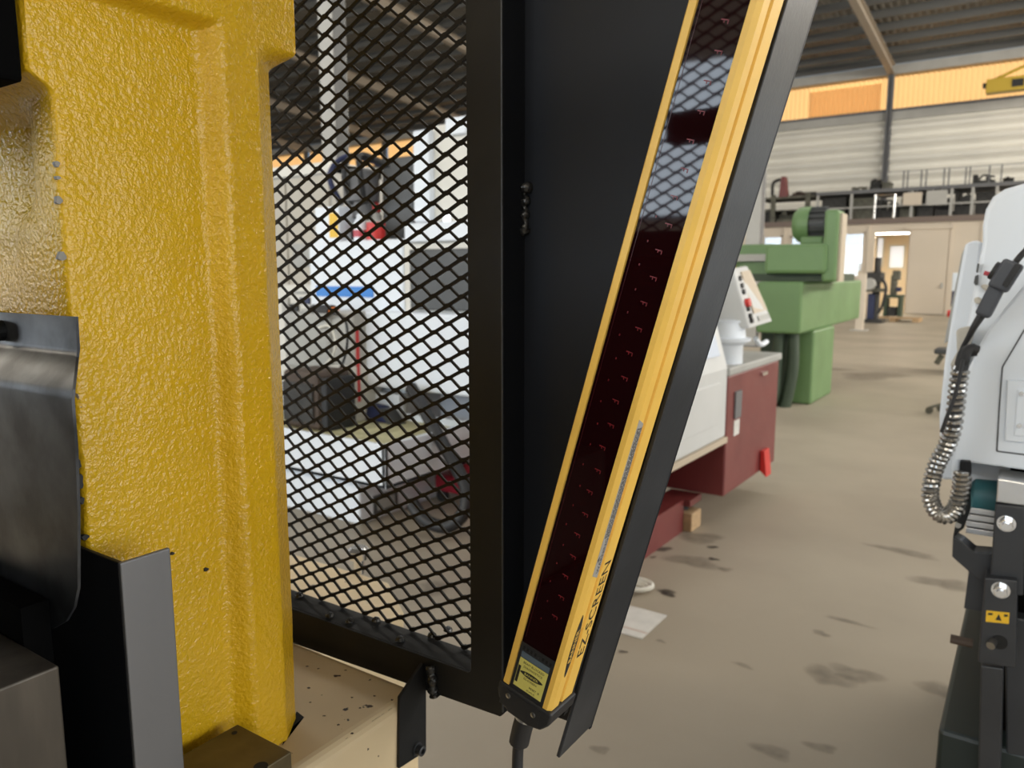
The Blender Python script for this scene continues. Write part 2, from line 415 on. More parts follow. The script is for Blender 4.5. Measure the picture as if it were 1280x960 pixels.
# older darker sheets fixed behind the strip in the bay left of the visible column
q0, q1 = PY(1012, 130, HY1), PY(1102, 120, HY1)
box(q0.x, HY1 + 0.06, 9.25, q1.x, HY1 + 0.065, 10.55).build('translucent_patch', 'fibreglass_old', wall_far)
for cx in COLX:
    c = struct(MB().box(cx - .13, HY1 - .42, 0, cx + .13, HY1 - .40, 10.8).box(cx - .13, HY1 - .25, 0, cx + .13, HY1 - .23, 10.8)
               .box(cx - .02, HY1 - .42, 0, cx + .02, HY1 - .23, 10.8).build('trim_1', 'steel_grey'))
    tagname = c.name
# ceiling: ribbed roof sheet, purlins, rafters
pr = ribs(HX0, HX1, 0.28, -0.06); n = len(pr); mb = MB()
ys = [HY1 + .3, 30.0, 20.0, RIDGE_Y, 4.0, HY0]
for y in ys: mb.add([(x, y, roof_z(y) + .38 - a) for x, a in pr], [])
mb.f = [(j * n + i, j * n + i + 1, (j + 1) * n + i + 1, (j + 1) * n + i) for j in range(len(ys) - 1) for i in range(n - 1)]
ceiling = struct(mb.build('ceiling', 'roof_sheet'))
mb = MB()
mb.prism([(0, 0, 0), (0, .14, 0), (0, .14, .03), (0, .03, .03), (0, .03, .27), (0, .14, .27), (0, .14, .30), (0, 0, .30)], (HX1 - HX0, 0, 0))
y = HY1 - .5; first = None
while y > HY0 + 1:
    if first is None:
        first = mb.build('purlin', 'purlin', ceiling, local=True)
        first.location = Vector((HX0, y, roof_z(y))) - ORG[ceiling.name]; y0 = y
    else: copy_part(first, ceiling, (0, y - y0, roof_z(y) - roof_z(y0)))
    y -= 1.45
for cx in COLX:
    mb = MB()
    for a, b in ((HY1 - .3, RIDGE_Y), (RIDGE_Y, HY0 + .2)):
        za, zb = roof_z(a), roof_z(b)
        for x0, x1, d0, d1 in ((cx - .02, cx + .02, -.42, 0), (cx - .14, cx + .14, -.45, -.42), (cx - .14, cx + .14, -.03, 0)):
            mb.frustum([(x0, a, za + d0), (x1, a, za + d0), (x1, a, za + d1), (x0, a, za + d1)], [(x0, b, zb + d0), (x1, b, zb + d0), (x1, b, zb + d1), (x0, b, zb + d1)])
    mb.build('rafter', 'rafter', ceiling)
# unseen panels added above the overhead fill lamps
for yy, xl, xh in ((4, -40, 8), (15, -21, 9)):
    box(xl, yy - 1.5, roof_z(yy) + .33, xh, yy + 1.5, roof_z(yy) + .36).build('added_roof_panel', 'sky_pane', ceiling)
# other walls, with the glazing and doorway the daylight comes through
wl_ = struct(box(HX0 - .2, HY0, 0, HX0, HY1, 11.4).build('wall_left', 'wall_light'))
struct(MB().box(HX0, HY0 - .2, 0, HX1, HY0, 1.0).box(-15, HY0 - .2, 1.0, HX1, HY0, 2.7).box(HX0, HY0 - .2, 5.7, HX1, HY0, 11.4).box(HX0, HY0 - .2, 1.0, -36, HY0, 5.7).box(5, HY0 - .2, 2.7, HX1, HY0, 5.7).build('wall_rear', 'wall_light'))
struct(MB().box(HX1, HY0, 0, HX1 + .2, -6, 11.4).box(HX1, 10, 0, HX1 + .2, HY1, 11.4).box(HX1, -6, 5, HX1 + .2, 10, 11.4).build('wall_right', 'wall_light'))

# ---- two-storey office front under the mezzanine
OY = 34.7; OZ = 3.62; OX0 = -40.0; OX1 = 4.0
opens = []                                   # (px0, px1, py0, py1) openings seen in the front
def ox(px, py=330): return PY(px, py, OY).x
def oz(py, px=1100): return PY(px, py, OY).z
wins = [(954, 975, 297, 322), (988, 1013, 297, 322), (1052, 1077, 293, 345)]
dx0, dx1, dz1 = ox(1092), ox(1134), oz(291, 1110)
cuts = [(ox(a), ox(b), oz(d, a), oz(c, a)) for a, b, c, d in wins] + [(dx0, dx1, 0, dz1)]
cuts.sort()
mb = MB(); x = OX0
for a, b, z0, z1 in cuts:
    mb.box(x, OY, 0, a, OY + .12, OZ)
    if z0 > 0: mb.box(a, OY, 0, b, OY + .12, z0)
    mb.box(a, OY, z1, b, OY + .12, OZ); x = b
mb.box(x, OY, 0, OX1, OY + .12, OZ)
wall_office = struct(mb.build('wall_office', 'wall_office'))
for i, (a, b, z0, z1) in enumerate(cuts):
    if z0 > 0:
        t = .07
        w = struct(MB().box(a - t, OY - .04, z0 - t, a, OY, z1 + t).box(b, OY - .04, z0 - t, b + t, OY, z1 + t).box(a - t, OY - .04, z0 - t, b + t, OY, z0).box(a - t, OY - .04, z1, b + t, OY, z1 + t).build('window_%d' % (i + 1), 'wall_office'))
        box(a, OY + .05, z0, b, OY + .056, z1).build('window_pane', 'glass', w)
        box(a, OY + .07, z1 - (z1 - z0) * .28, b, OY + .10, z1).build('roller_blind', 'steel_grey', w)
# sliding door leaf and wall panels with cover strips to the right of the doorway
d1 = struct(box(ox(1136), OY - .10, .03, ox(1184), OY - .03, dz1 + .1).build('door_1', 'wall_office'))
box(ox(1178), OY - .15, 1.05, ox(1181), OY - .10, 1.25).build('door_handle', 'steel_light', d1)
box(ox(1130), OY - .16, dz1 + .1, ox(1190), OY - .02, dz1 + .22).build('door_rail', 'wall_office', d1)
for px in (979, 1084, 1187, 1225):
    box(ox(px) - .05, OY - .05, 0, ox(px) + .05, OY, OZ).build('cover_strip', 'wall_office', wall_office)
struct(box(OX0, OY - .1, OZ, OX1, HY1 - .5, OZ + .22).build('trim_2', 'deck_brown'))
# office rooms behind
struct(box(OX0, OY + 5.0, 0, OX1, OY + 5.1, OZ).build('wall_office_back', 'wall_room'))
for px in (1015, 1180):
    struct(box(ox(px), OY + .12, 0, ox(px) + .1, OY + 5, OZ).build('wall_office_side', 'wall_room'))
# fluorescent tubes lit inside the office
lp = PY(1118, 292, OY + .9)
tl = thing('office_lamp', 'lit fluorescent batten lamp glowing in the open office doorway', 'lamp', (lp.x, lp.y, lp.z))
box(lp.x - .95, lp.y - .12, lp.z - .02, lp.x + .95, lp.y + .12, lp.z + .05).build('diffuser', 'lamp', tl)
oa = area('office_lamp_light', (lp.x, lp.y, lp.z - .06), (lp.x, lp.y, 0), 1.8, .2, 160, (1.0, .85, .62))
box(lp.x - .97, lp.y - .14, lp.z + .05, lp.x + .97, lp.y + .14, lp.z + .10).build('housing', 'print_white', tl)
for s in (-.6, .6): MB().cyl((lp.x + s, lp.y, lp.z + .1), (lp.x + s, lp.y, OZ), .01, n=6).build('suspension_rod', 'steel_grey', tl)
# a glazed back window of the office, bright with daylight
for k, (a, b, z0, z1, m) in enumerate([(1062, 1084, 300, 338, 'sky_pane'), (1096, 1104, 298, 332, 'sky_pane'), (1112, 1130, 308, 334, 'sky_pane')]):
    A, B = PY(a, z1, OY + 4.96), PY(b, z0, OY + 4.96)
    w = struct(box(A.x - .08, OY + 4.95, A.z - .08, B.x + .08, OY + 5.0, B.z + .08).build('window_%d' % (k + 7), 'print_white'))
    box(A.x, OY + 4.93, A.z, B.x, OY + 4.95, B.z).build('window_pane', emit('daylit_pane_%d' % k, (0.80, 0.88, 1.0), 0.42), w)
# interior column standing in the hall behind the machining centre
c0 = PY(420, 200, 7.2)
mb = MB()
for a in ((-.12, -.12, .12, -.105), (-.12, .105, .12, .12), (-.01, -.105, .01, .105)):
    mb.box(c0.x + a[0], 7.2 + a[1], 0, c0.x + a[2], 7.2 + a[3], roof_z(7.2) - .4)
hc = thing('steel_column', 'tall grey steel column with a knee brace rising behind the white machining centre', 'column', (c0.x, 7.2, 0))
mb.build('shaft', 'steel_light', hc)
box(c0.x - .2, 7.0, 0, c0.x + .2, 7.4, .025).build('base_plate', 'steel_grey', hc)
box(c0.x + .0, 7.095, 1.2, c0.x + .125, 7.31, roof_z(7.2) - .5).build('dark_half', 'dark_grey', hc)  # darker grey box over the right half of the column
MB().frustum([(c0.x - .05, 7.1, 5.6), (c0.x - .05, 7.2, 5.6), (c0.x - .05, 7.2, 5.75), (c0.x - .05, 7.1, 5.75)], [(c0.x - 1.6, 7.1, 7.6), (c0.x - 1.6, 7.2, 7.6), (c0.x - 1.6, 7.2, 7.75), (c0.x - 1.6, 7.1, 7.75)]).build('knee_brace', 'steel_light', hc)

c1 = PY(944, 280, 17.0)
hc = thing('steel_column', 'grey steel column standing beyond the head of the green milling machine', 'column', (c1.x, 17.0, 0))
mb = MB()
for a in ((-.15, -.15, .15, -.13), (-.15, .13, .15, .15), (-.012, -.13, .012, .13)):
    mb.box(c1.x + a[0], 17 + a[1], 0, c1.x + a[2], 17 + a[3], roof_z(17) - .46)
mb.build('shaft', 'steel_light', hc)
box(c1.x + .0, 16.88, .3, c1.x + .155, 17.12, roof_z(17) - .6).build('dark_half', 'steel_grey', hc)  # right half of this column in a darker grey
box(c1.x - .22, 16.78, 0, c1.x + .22, 17.22, .025).build('base_plate', 'steel_grey', hc)

# travelling crane end on the runway in front of the translucent strip
ca, cb = PY(1233, 108, 38.5), PY(1330, 98, 38.5)
cr = thing('crane_bridge', 'yellow crane bridge end with a sloping tie rod under the roof', 'crane', (ca.x, 38.5, ca.z))
box(ca.x, 38.2, ca.z - .32, cb.x, 38.8, ca.z + .22).build('bridge_beam', 'yellow_crane', cr, bevel=.03)
box(ca.x - .12, 38.3, ca.z - .05, ca.x, 38.7, ca.z + .1).build('buffer', 'rubber', cr)
e0, e1 = PY(1240, 101, 38.5), PY(1330, 60, 38.5)
MB().cyl(e0, e1, .06, n=8).build('tie_rod', 'yellow_crane', cr)
box(ca.x + .9, 38.18, ca.z - .2, ca.x + 1.3, 38.2, ca.z + .1).build('trolley_motor', 'rubber', cr)
for q in (ca.x + 4, cb.x - .3): MB().cyl((q, 38.5, ca.z + .2), (q, 38.5, roof_z(38.5)), .04, n=8).build('hanger_rod', 'steel_grey', cr)

# ================================================================== MEZZANINE STORAGE
MZ = OZ + .22; MY = 35.6
def mx(px, py=250): return PY(px, py, MY).x
def mz(py, px): return PY(px, py, MY).z
rack_z = mz(236, 1150)
rk = thing('storage_rack', 'long grey steel storage rack with a railed top deck on the office roof', 'rack', (mx(1150), MY, MZ))
ra, rb_ = mx(1022), mx(1330)
box(ra, MY - .3, rack_z - .08, rb_, MY + 2.2, rack_z + .06).build('top_deck', 'steel_grey', rk)
box(ra, MY - .05, MZ, rb_, MY + 2.2, MZ + .05).build('lower_deck', 'deck_brown', rk)
src = box(-.05, -.28, MZ, .05, -.18, rack_z - .08).build('upright', 'steel_light', rk, local=True)
xs = [mx(p) for p in (1024, 1066, 1141, 1190, 1216, 1246, 1290)]
src.location = Vector((xs[0], MY, 0)) - ORG[rk.name]
for x in xs[1:]: copy_part(src, rk, (x - xs[0], 0, 0))
src = box(-.025, -.28, rack_z + .06, .025, -.23, rack_z + .72).build('rail_post', 'steel_grey', rk, local=True)
xs = [mx(p, 220) for p in (1131, 1136, 1153, 1159, 1181, 1187, 1208, 1213, 1237, 1252, 1290)]
src.location = Vector((xs[0], MY, 0)) - ORG[rk.name]
for x in xs[1:]: copy_part(src, rk, (x - xs[0], 0, 0))
box(xs[0] - .6, MY - .28, rack_z + .68, rb_, MY - .24, rack_z + .73).build('hand_rail', 'steel_light', rk)
box(ra, MY - .29, (MZ + rack_z) / 2 - .1, rb_, MY - .25, (MZ + rack_z) / 2 - .04).build('cross_rail', 'steel_light', rk)

sr = thing('mezzanine_barrier', 'short bright galvanised hoop barrier at the edge of the office roof', 'railing', (mx(1109), MY - .7, MZ))
for px in (1097, 1121):
    MB().cyl((mx(px, 262), MY - .7, MZ), (mx(px, 262), MY - .7, MZ + .95), .06, n=8).build('post', 'chrome', sr)
MB().cyl((mx(1097, 250), MY - .7, MZ + .93), (mx(1121, 250), MY - .7, MZ + .93), .035, n=8).build('top_rail', 'chrome', sr)

def parts_box(name, label, cat, x0, x1, y0, y1, z0, z1, m, kind, group=None):
    """a stored piece of equipment: body with a few features"""
    t = thing(name, label, cat, ((x0 + x1) / 2, (y0 + y1) / 2, z0), group=group)
    w, h, d = x1 - x0, z1 - z0, y1 - y0
    if kind == 'crate':
        box(x0, y0, z0, x1, y1, z1).build('box_body', m, t, bevel=.02)
        box(x0 - .02, y0 - .02, z1 - .08, x1 + .02, y1 + .02, z1).build('lid', m, t, bevel=.01)
    elif kind == 'motor':
        MB().box(x0, y0, z0, x1, y1, z0 + h * .35).build('foot', m, t)
        MB().cyl((x0, (y0 + y1) / 2, z0 + h * .6), (x1, (y0 + y1) / 2, z0 + h * .6), h * .4, n=12).build('barrel', m, t)
        MB().box(x0 + w * .3, y0, z0 + h * .7, x0 + w * .6, y1, z1).build('terminal_box', m, t)
    else:
        MB().box(x0, y0, z0, x0 + w * .22, y1, z1).box(x0 + w * .2, y0, z0, x1, y1, z0 + h * .45).build('frame', m, t)
        MB().cyl((x0 + w * .7, y0, z0 + h * .6), (x0 + w * .7, y1, z0 + h * .6), h * .22, n=12).build('pulley', m, t)
        MB().tube([(x0 + w * .3, y0, z0 + h * .5), (x0 + w * .5, y0 - .05, z1 - .05), (x1, y0, z0 + h * .7)], .04, n=6).build('arm', m, t)
    return t
lo = MZ + .05
for i, (a, b, zt, m, k) in enumerate([(1026, 1056, 260, 'clutter_dark', 'crate'), (1060, 1092, 258, 'clutter_olive', 'crate'), (1096, 1122, 262, 'clutter_dark', 'frame'), (1124, 1143, 258, 'clutter_olive', 'motor'),
                                     (1145, 1166, 259, 'clutter_dark', 'crate'), (1168, 1188, 258, 'clutter_dark', 'motor'), (1192, 1214, 245, 'clutter_dark', 'frame'), (1218, 1244, 244, 'clutter_dark', 'crate'), (1252, 1286, 250, 'clutter_dark', 'motor')]):
    parts_box('stored_equipment', ['dark lidded crate at the rack end behind the green motor tower', 'olive lidded crate left of the bright hoop barrier', 'dark machine frame behind the bright hoop barrier', 'olive motor under the beige hanging board', 'dark crate below the gap between the two hanging boards', 'dark motor under the larger pale hanging board', 'dark machine frame between rack uprights right of the pale board', 'dark crate under the rack deck beside the white machine hood', 'dark motor partly hidden behind the white machine hood'][i],
              'equipment', mx(a, 260), mx(b, 260), MY + .15, MY + 1.5, lo, rack_z - .14 - .1 * (i % 3), m, k, 'equipment on the mezzanine rack')
for i, (a, b, c, d) in enumerate([(1128, 1153, 240, 257), (1157, 1185, 237, 257)]):
    A, B = PY(a, d, MY - .4), PY(b, c, MY - .4)
    t = thing('sign_board', ['beige blank board hanging beside the larger board on the mezzanine rack', 'larger pale blank board hanging from the mezzanine rack deck'][i], 'board', (A.x, MY - .4, A.z))
    box(A.x, MY - .42, A.z, B.x, MY - .37, B.z).build('panel', 'wall_office' if i == 0 else 'steel_light', t, bevel=.01)
    for x in (A.x + .2, B.x - .2): box(x - .03, MY - .36, B.z - .1, x + .03, MY - .29, B.z + .12).build('hook', 'steel_grey', t)
for i, (a, b, zt, k) in enumerate([(1084, 1098, 222, 'motor'), (1062, 1082, 232, 'frame'), (1214, 1242, 216, 'frame'), (1100, 1110, 226, 'crate'), (1252, 1266, 219, 'motor')]):
    parts_box('stored_equipment', ['dark motor lying on top of the rack beside the wall column', 'dark frame lying at the left end of the rack top', 'brown machine frame lying behind the top rail of the rack', 'small dark crate on the rack top beside the wall column', 'dark motor behind the top rail of the rack'][i],
              'equipment', mx(a, 230), mx(b, 230), MY + .5, MY + 1.3, rack_z + .06, mz(zt, (a + b) / 2), 'clutter_olive' if i % 2 else 'clutter_dark', k)
# low rack at the near end of the office roof
r2 = thing('low_rack', 'low olive rack full of machine parts beside the red standing tool', 'rack', (mx(990), MY, MZ))
z2 = mz(246, 990); xa, xb = mx(948), mx(1020)
box(xa, MY - .2, z2 - .08, xb, MY + 1.6, z2).build('shelf', 'clutter_olive', r2)
box(xa, MY - .2, (MZ + z2) / 2 - .05, xb, MY + 1.6, (MZ + z2) / 2).build('shelf', 'clutter_olive', r2)
for px in (952, 968, 1011): box(mx(px) - .1, MY - .22, MZ, mx(px) + .1, MY - .1, z2 + .1).build('upright', 'clutter_olive', r2)
for i, (a, b, zt, m, k) in enumerate([(955, 966, 262, 'clutter_dark', 'crate'), (972, 992, 264, 'clutter_olive', 'motor'), (995, 1008, 263, 'clutter_dark', 'crate')]):
    parts_box('stored_equipment', ['small dark crate at the left of the low rack bottom', 'olive motor lying on the low rack bottom', 'dark crate beside the right upright of the low rack'][i], 'equipment', mx(a), mx(b), MY, MY + 1.2, MZ, mz(zt, a), m, k)
for i, (a, b, zt, m, k) in enumerate([(987, 1010, 240, 'brown', 'motor'), (1012, 1019, 240, 'clutter_dark', 'crate')]):
    parts_box('stored_equipment', ['reddish brown motor lying on top of the low rack', 'small dark crate on the right end of the low rack top'][i], 'equipment', mx(a), mx(b), MY, MY + 1, z2, mz(zt, a), m, k)
A, B = PY(970, 244, MY), PY(985, 220, MY)
t = thing('red_tool', 'dark red upright tool with a black handle standing on the low rack', 'tool', (A.x, MY, z2))
MB().prism([(A.x + .1, MY, z2), (B.x, MY, z2), (B.x - .12, MY, B.z), (A.x + .18, MY, B.z)], (0, .4, 0)).build('body', 'lathe_red', t, bevel=.03)
MB().tube([(A.x + .1, MY + .2, B.z - .1), (A.x - .2, MY + .2, B.z - .25), (A.x - .22, MY + .2, z2 + .1)], .07, n=8).build('handle', 'rubber', t)

# ================================================================== WORKSHOP BEYOND THE GREEN MACHINE
def pedestal(name, label, px, yb, wpx, top, kind):
    b = PZ(px, yb, 0); sc = b.y
    t = thing(name, label, 'machine', (b.x, b.y, 0))
    w = (PY(px + wpx / 2, yb, b.y).x - PY(px - wpx / 2, yb, b.y).x)
    H = PY(px, top, b.y).z; x, y = b.x, b.y
    if kind == 'drill':
        box(x - w * .45, y, 0, x + w * .45, y + .8, .12).build('base', 'clutter_dark', t)
        box(x - w * .35, y + .2, .12, x - w * .02, y + .7, H * .45).build('pedestal_cabinet', 'navy', t, bevel=.03)
        MB().cyl((x, y + .4, .1), (x, y + .4, H * .8), .12, n=12).build('column', 'clutter_dark', t)
        box(x - w * .45, y, H * .48, x + w * .45, y + .8, H * .53).build('table', 'clutter_olive', t)
        MB().box(x - w * .4, y - .1, H * .62, x + w * .3, y + .7, H * .78).cyl((x, y, H * .56), (x, y, H * .64), .08, n=10).build('head', 'clutter_dark', t, bevel=.03)
        MB().cyl((x + w * .05, y + .2, H * .78), (x + w * .05, y + .2, H), w * .16, n=12).build('motor', 'clutter_dark', t)
        MB().tube([(x + w * .3, y, H * .7), (x + w * .55, y, H * .55), (x + w * .45, y, H * .3), (x + w * .25, y, H * .15)], .05, n=6).build('hose', 'rubber', t)
        MB().cyl((x - w * .2, y - .12, H * .6), (x - w * .2, y - .3, H * .6), .2, .18, n=12).build('hand_wheel', 'steel_light', t)
    else:
        for s in (-1, 1): box(x + s * w * .4 - .05, y, 0, x + s * w * .4 + .05, y + .7, H * .42).build('leg', 'green_dark', t)
        box(x - w * .5, y - .05, H * .42, x + w * .5, y + .8, H * .48).build('bench_top', 'green_dark', t)
        MB().box(x - w * .2, y + .1, H * .48, x + w * .1, y + .6, H * .9).box(x - w * .1, y, H * .8, x + w * .3, y + .5, H).build('machine_head', 'clutter_olive', t, bevel=.03)
        MB().cyl((x + w * .3, y, H * .6), (x + w * .3, y + .3, H * .6), w * .14, n=12).build('spindle', 'navy', t)
        box(x - w * .3, y + .1, .05, x + w * .2, y + .6, H * .22).build('tool_box', 'clutter_dark', t)
    return t
pedestal('drill_press', 'dark pillar drill with a motor on top standing outside the office doorway', 1090, 404, 26, 322, 'drill')
pedestal('bench_grinder', 'green bench machine standing in front of the open office doorway', 1114, 397, 22, 338, 'bench')
b = PZ(1122, 400, 0)
t = thing('timber_pallet', 'orange brown timber pallet on the floor below the bench machine', 'pallet', (b.x, b.y, 0))
for k in range(4): box(b.x - .8, b.y - 1.2 + k * .24, .1, b.x + .8, b.y - 1.02 + k * .24, .13).build('plank', 'wood', t)
for k in range(3): box(b.x - .8 + k * .7, b.y - 1.2, 0, b.x - .6 + k * .7, b.y - .3, .1).build('bearer', 'wood', t)

# ================================================================== GREEN MILLING MACHINE
GX = -2.2; GY = 9.1
gm = thing('milling_machine', 'large green milling machine with a fan cooled motor on its head', 'machine', (GX - .4, GY + .6, 0))
g0, g1 = PY(944, 416, GY), PY(1000, 418, GY)
gz0, gz1 = g1.z, PY(1000, 352, GY).z
gf = PX(1074, 402, g1.x).y
MB().prism([(g1.x, GY, gz0), (g1.x, gf, gz0 + .02), (g1.x, gf, gz1), (g1.x, GY, gz1)], (g0.x - g1.x, 0, 0)).build('table_guard', 'green', gm, bevel=.03)
box(g0.x - .5, GY + .25, gz0 + .1, g0.x, gf - .4, gz1 - .05).build('table_wing', 'green', gm, bevel=.03)
cb0, cb1 = PY(986, 505, GY + .5), PY(1019, 505, GY + .5)
box(cb0.x, GY + .5, 0, cb1.x - .05, GY + 1.6, gz0 + .02).build('column', 'green', gm, bevel=.03)
box(cb0.x - .5, GY + .9, 0, cb0.x, GY + 2.6, gz0).build('base', 'green_dark', gm, bevel=.03)
# head block
h0, h1 = PY(953, 345, GY), PY(1021, 345, GY)
hz0, hz1 = PY(980, 342, GY).z, PY(980, 305, GY).z
box(h0.x, GY + .05, hz0, h1.x + .08, GY + .5, hz1).build('head', 'green', gm, bevel=.04)
box(h0.x - .5, GY + .4, hz0 - .04, h0.x, GY + 1.5, hz1 + .02).build('head_rear', 'green', gm, bevel=.03)
box(h0.x - .42, GY + .33, hz0 + .15, h0.x - .04, GY + .4, hz1 - .1).build('name_plate', 'steel_light', gm)
box(h0.x - .3, GY + .2, gz1, h1.x + .1, GY + 1.6, hz0).build('slide_way', 'green_dark', gm)
box(h0.x - .55, GY + .3, gz1 + .02, h0.x - .45, GY + .45, gz1 + .25).build('stop_block', 'warn_yellow', gm)
# tower with belt cover and the motor
t0, t1 = PY(1029, 300, GY + .1), PY(1047, 300, GY + .1); tz = PY(1037, 262, GY + .1).z
box(t0.x, GY + .1, gz1, t1.x, GY + .42, tz).build('belt_cover', 'green', gm, bevel=.03)
box(t1.x, GY + .16, gz1, t1.x + .03, GY + .40, tz - .04).build('cover_edge', 'panel_beige', gm)
m0, m1 = PY(988, 283, GY + .3), PY(1030, 283, GY + .3); mr = .21
mc = Vector((m0.x, GY + .5, PY(1010, 281, GY + .5).z))
mot = MB().cyl(mc + Vector((.17, 0, 0)), Vector((m1.x, mc.y, mc.z)), mr * .82, n=20).build('motor', 'dark_grey', gm)
MB().lathe(mc, (1, 0, 0), [(0, mr * .72), (.05, mr * .95), (.09, mr), (.19, mr)], 24).build('fan_cowl', 'green', mot, smooth=True)
fin = box(0, -.007, mr * .7, m1.x - mc.x - .2, .007, mr * .98).build('cooling_fin', 'dark_grey', mot, local=True)
for k in range(16):
    o = fin if k == 0 else copy_part(fin, mot)
    o.location = mc + Vector((.19, 0, 0)) - ORG[mot.name]; o.rotation_euler = (2 * PI * k / 16, 0, 0)
box(mc.x + .12, mc.y - .22, hz1 + .0, m1.x, mc.y + .22, mc.z - mr * .7).build('motor_foot', 'green', gm, bevel=.02)
for i, (a, b, c, dd) in enumerate([((985, 420), (978, 470), (968, 505), .02), ((992, 420), (990, 470), (972, 535), .25), ((974, 420), (971, 460), (966, 500), .4)]):
    p = [PY(a[0], a[1] - 6, GY + .35 - dd * .3), PY(b[0], b[1], GY + .3 - dd * .3), PY(c[0], c[1], GY + .25 - dd * .3), PY(c[0] - 12, c[1] - 8, GY + .5 - dd * .3), PY(c[0] - 22, c[1] - 40, GY + .7 - dd * .2)]
    MB().tube(p, .065, n=10).build('hose', 'green_dark', gm, smooth=True)
# thin post standing behind the machine
b = PZ(1074, 413, 0)
t = thing('guard_post', 'slim beige post standing at the far corner of the green machine', 'post', (b.x, b.y, 0))
box(b.x - .1, b.y - .08, .03, b.x + .1, b.y + .08, 1.6).build('upright', 'wall_office', t)
box(b.x - .22, b.y - .2, 0, b.x + .22, b.y + .2, .03).build('foot_plate', 'steel_light', t)

# ================================================================== RED AND WHITE LATHE
LX = -1.5
lt = thing('turning_lathe', 'white covered lathe with a dark red cabinet and grey control console', 'machine', (LX - .35, 4.2, 0))
cy0, cy1 = 4.52, 5.62
cab = box(LX - .62, cy0, .2, LX, cy1, .95).build('cabinet', 'lathe_red', lt, bevel=.012)
hd = PX(953, 467, LX)
box(LX, hd.y - .05, hd.z - .008, LX + .02, hd.y + .06, hd.z + .012).build('handle', 'chrome', cab)
a, b = PX(918, 523, LX), PX(923, 488, LX)
box(LX, a.y - .02, a.z, LX + .012, b.y + .04, b.z).build('latch_plate', 'steel_grey', cab)
a, b = PX(917, 545, LX), PX(922, 524, LX)
box(LX, a.y - .01, a.z, LX + .004, b.y + .03, b.z).build('paper_label', 'paper', cab)
box(LX - .64, cy0 - .02, .95, LX + .015, cy1 + .02, 1.0).build('worktop', 'machine_grey', lt, bevel=.01)
# white splash cover: lower skirt and sloping upper hood
wz0 = .58; wy0 = 2.85
MB().prism([(LX, wy0, wz0), (LX, wy0, 1.0), (LX - .10, wy0, 1.35), (LX - .26, wy0, 1.62), (LX - .56, wy0, 1.62), (LX - .56, wy0, wz0)], (0, cy0 - .01 - wy0, 0)).build('splash_hood', 'lathe_white', lt, bevel=.015)
box(LX - .012, wy0 + .3, wz0 + .1, LX + .006, cy0 - .16, .93).build('access_panel', 'lathe_white', lt, bevel=.004)
box(LX - .05, wy0, wz0 - .035, LX + .01, cy0, wz0).build('drip_rail', 'panel_beige', lt)
q = PX(897, 425, LX - .03)
MB().prism([(LX - .03, q.y - .6, 1.08), (LX - .03, q.y, 1.08), (LX - .105, q.y, 1.32), (LX - .105, q.y - .6, 1.32)], (.02, 0, .004)).build('door_window', 'sky_pane', lt)
box(LX - .56, wy0, .12, LX - .46, cy0, wz0).build('chip_pan', 'crimson', lt, bevel=.01)
box(LX - .50, wy0 + .2, .0, LX - .18, 4.33, .2).build('base_beam', 'lathe_red', lt)
box(LX - .34, 4.33, .16, LX - .14, cy0, .2).build('outrigger', 'lathe_red', lt)
MB().cyl((LX - .22, 4.42, .1135), (LX - .22, 4.42, .165), .035, n=14).build('levelling_foot', 'rubber', lt)
# console with screen and buttons, tilted
bn, bf = PY(937, 411, 4.75), PX(966, 402, PY(937, 411, 4.75).x)
tn, tf = PY(917, 335, 4.62), PY(934, 332, 5.2)
bx_ = MB().frustum([bn, bf, tf, tn], [bn + Vector((-.30, -.10, .0)), bf + Vector((-.26, -.1, .02)), tf + Vector((-.10, 0, -.02)), tn + Vector((-.13, -.05, -.04))])
con = bx_.build('console', 'lathe_white', lt, bevel=.012)
def cpt(u, v):  # u along bottom->far, v upward
    return (bn.lerp(bf, u)).lerp(tn.lerp(tf, u), v)
nn = (bf - bn).cross(tn - bn).normalized()
if nn.x < 0: nn = -nn
scr = [cpt(.27, .22), cpt(.90, .22), cpt(.90, .92), cpt(.27, .92)]
MB().prism([p + nn * .008 for p in scr], nn * .006).build('screen', 'panel_beige', con)
for i, v in enumerate((.12, .2, .32, .42, .6, .7, .82)):
    m = 'red' if i == 3 else 'rubber'
    p = cpt(.11, v); MB().cyl(p, p + nn * (.03 if i == 3 else .018), .026 if i == 3 else .017, n=12).build('button', m, con)
MB().prism([cpt(.4, .08) + nn * .006, cpt(.9, .08) + nn * .006, cpt(.9, .16) + nn * .006, cpt(.4, .16) + nn * .006], nn * .006).build('keypad', 'machine_grey', con)
k0 = PX(921, 418, LX - .25)
MB().cyl((LX - .25, k0.y, 1.0), (LX - .25, k0.y, 1.3), .045, n=14).build('console_arm', 'lathe_white', lt)
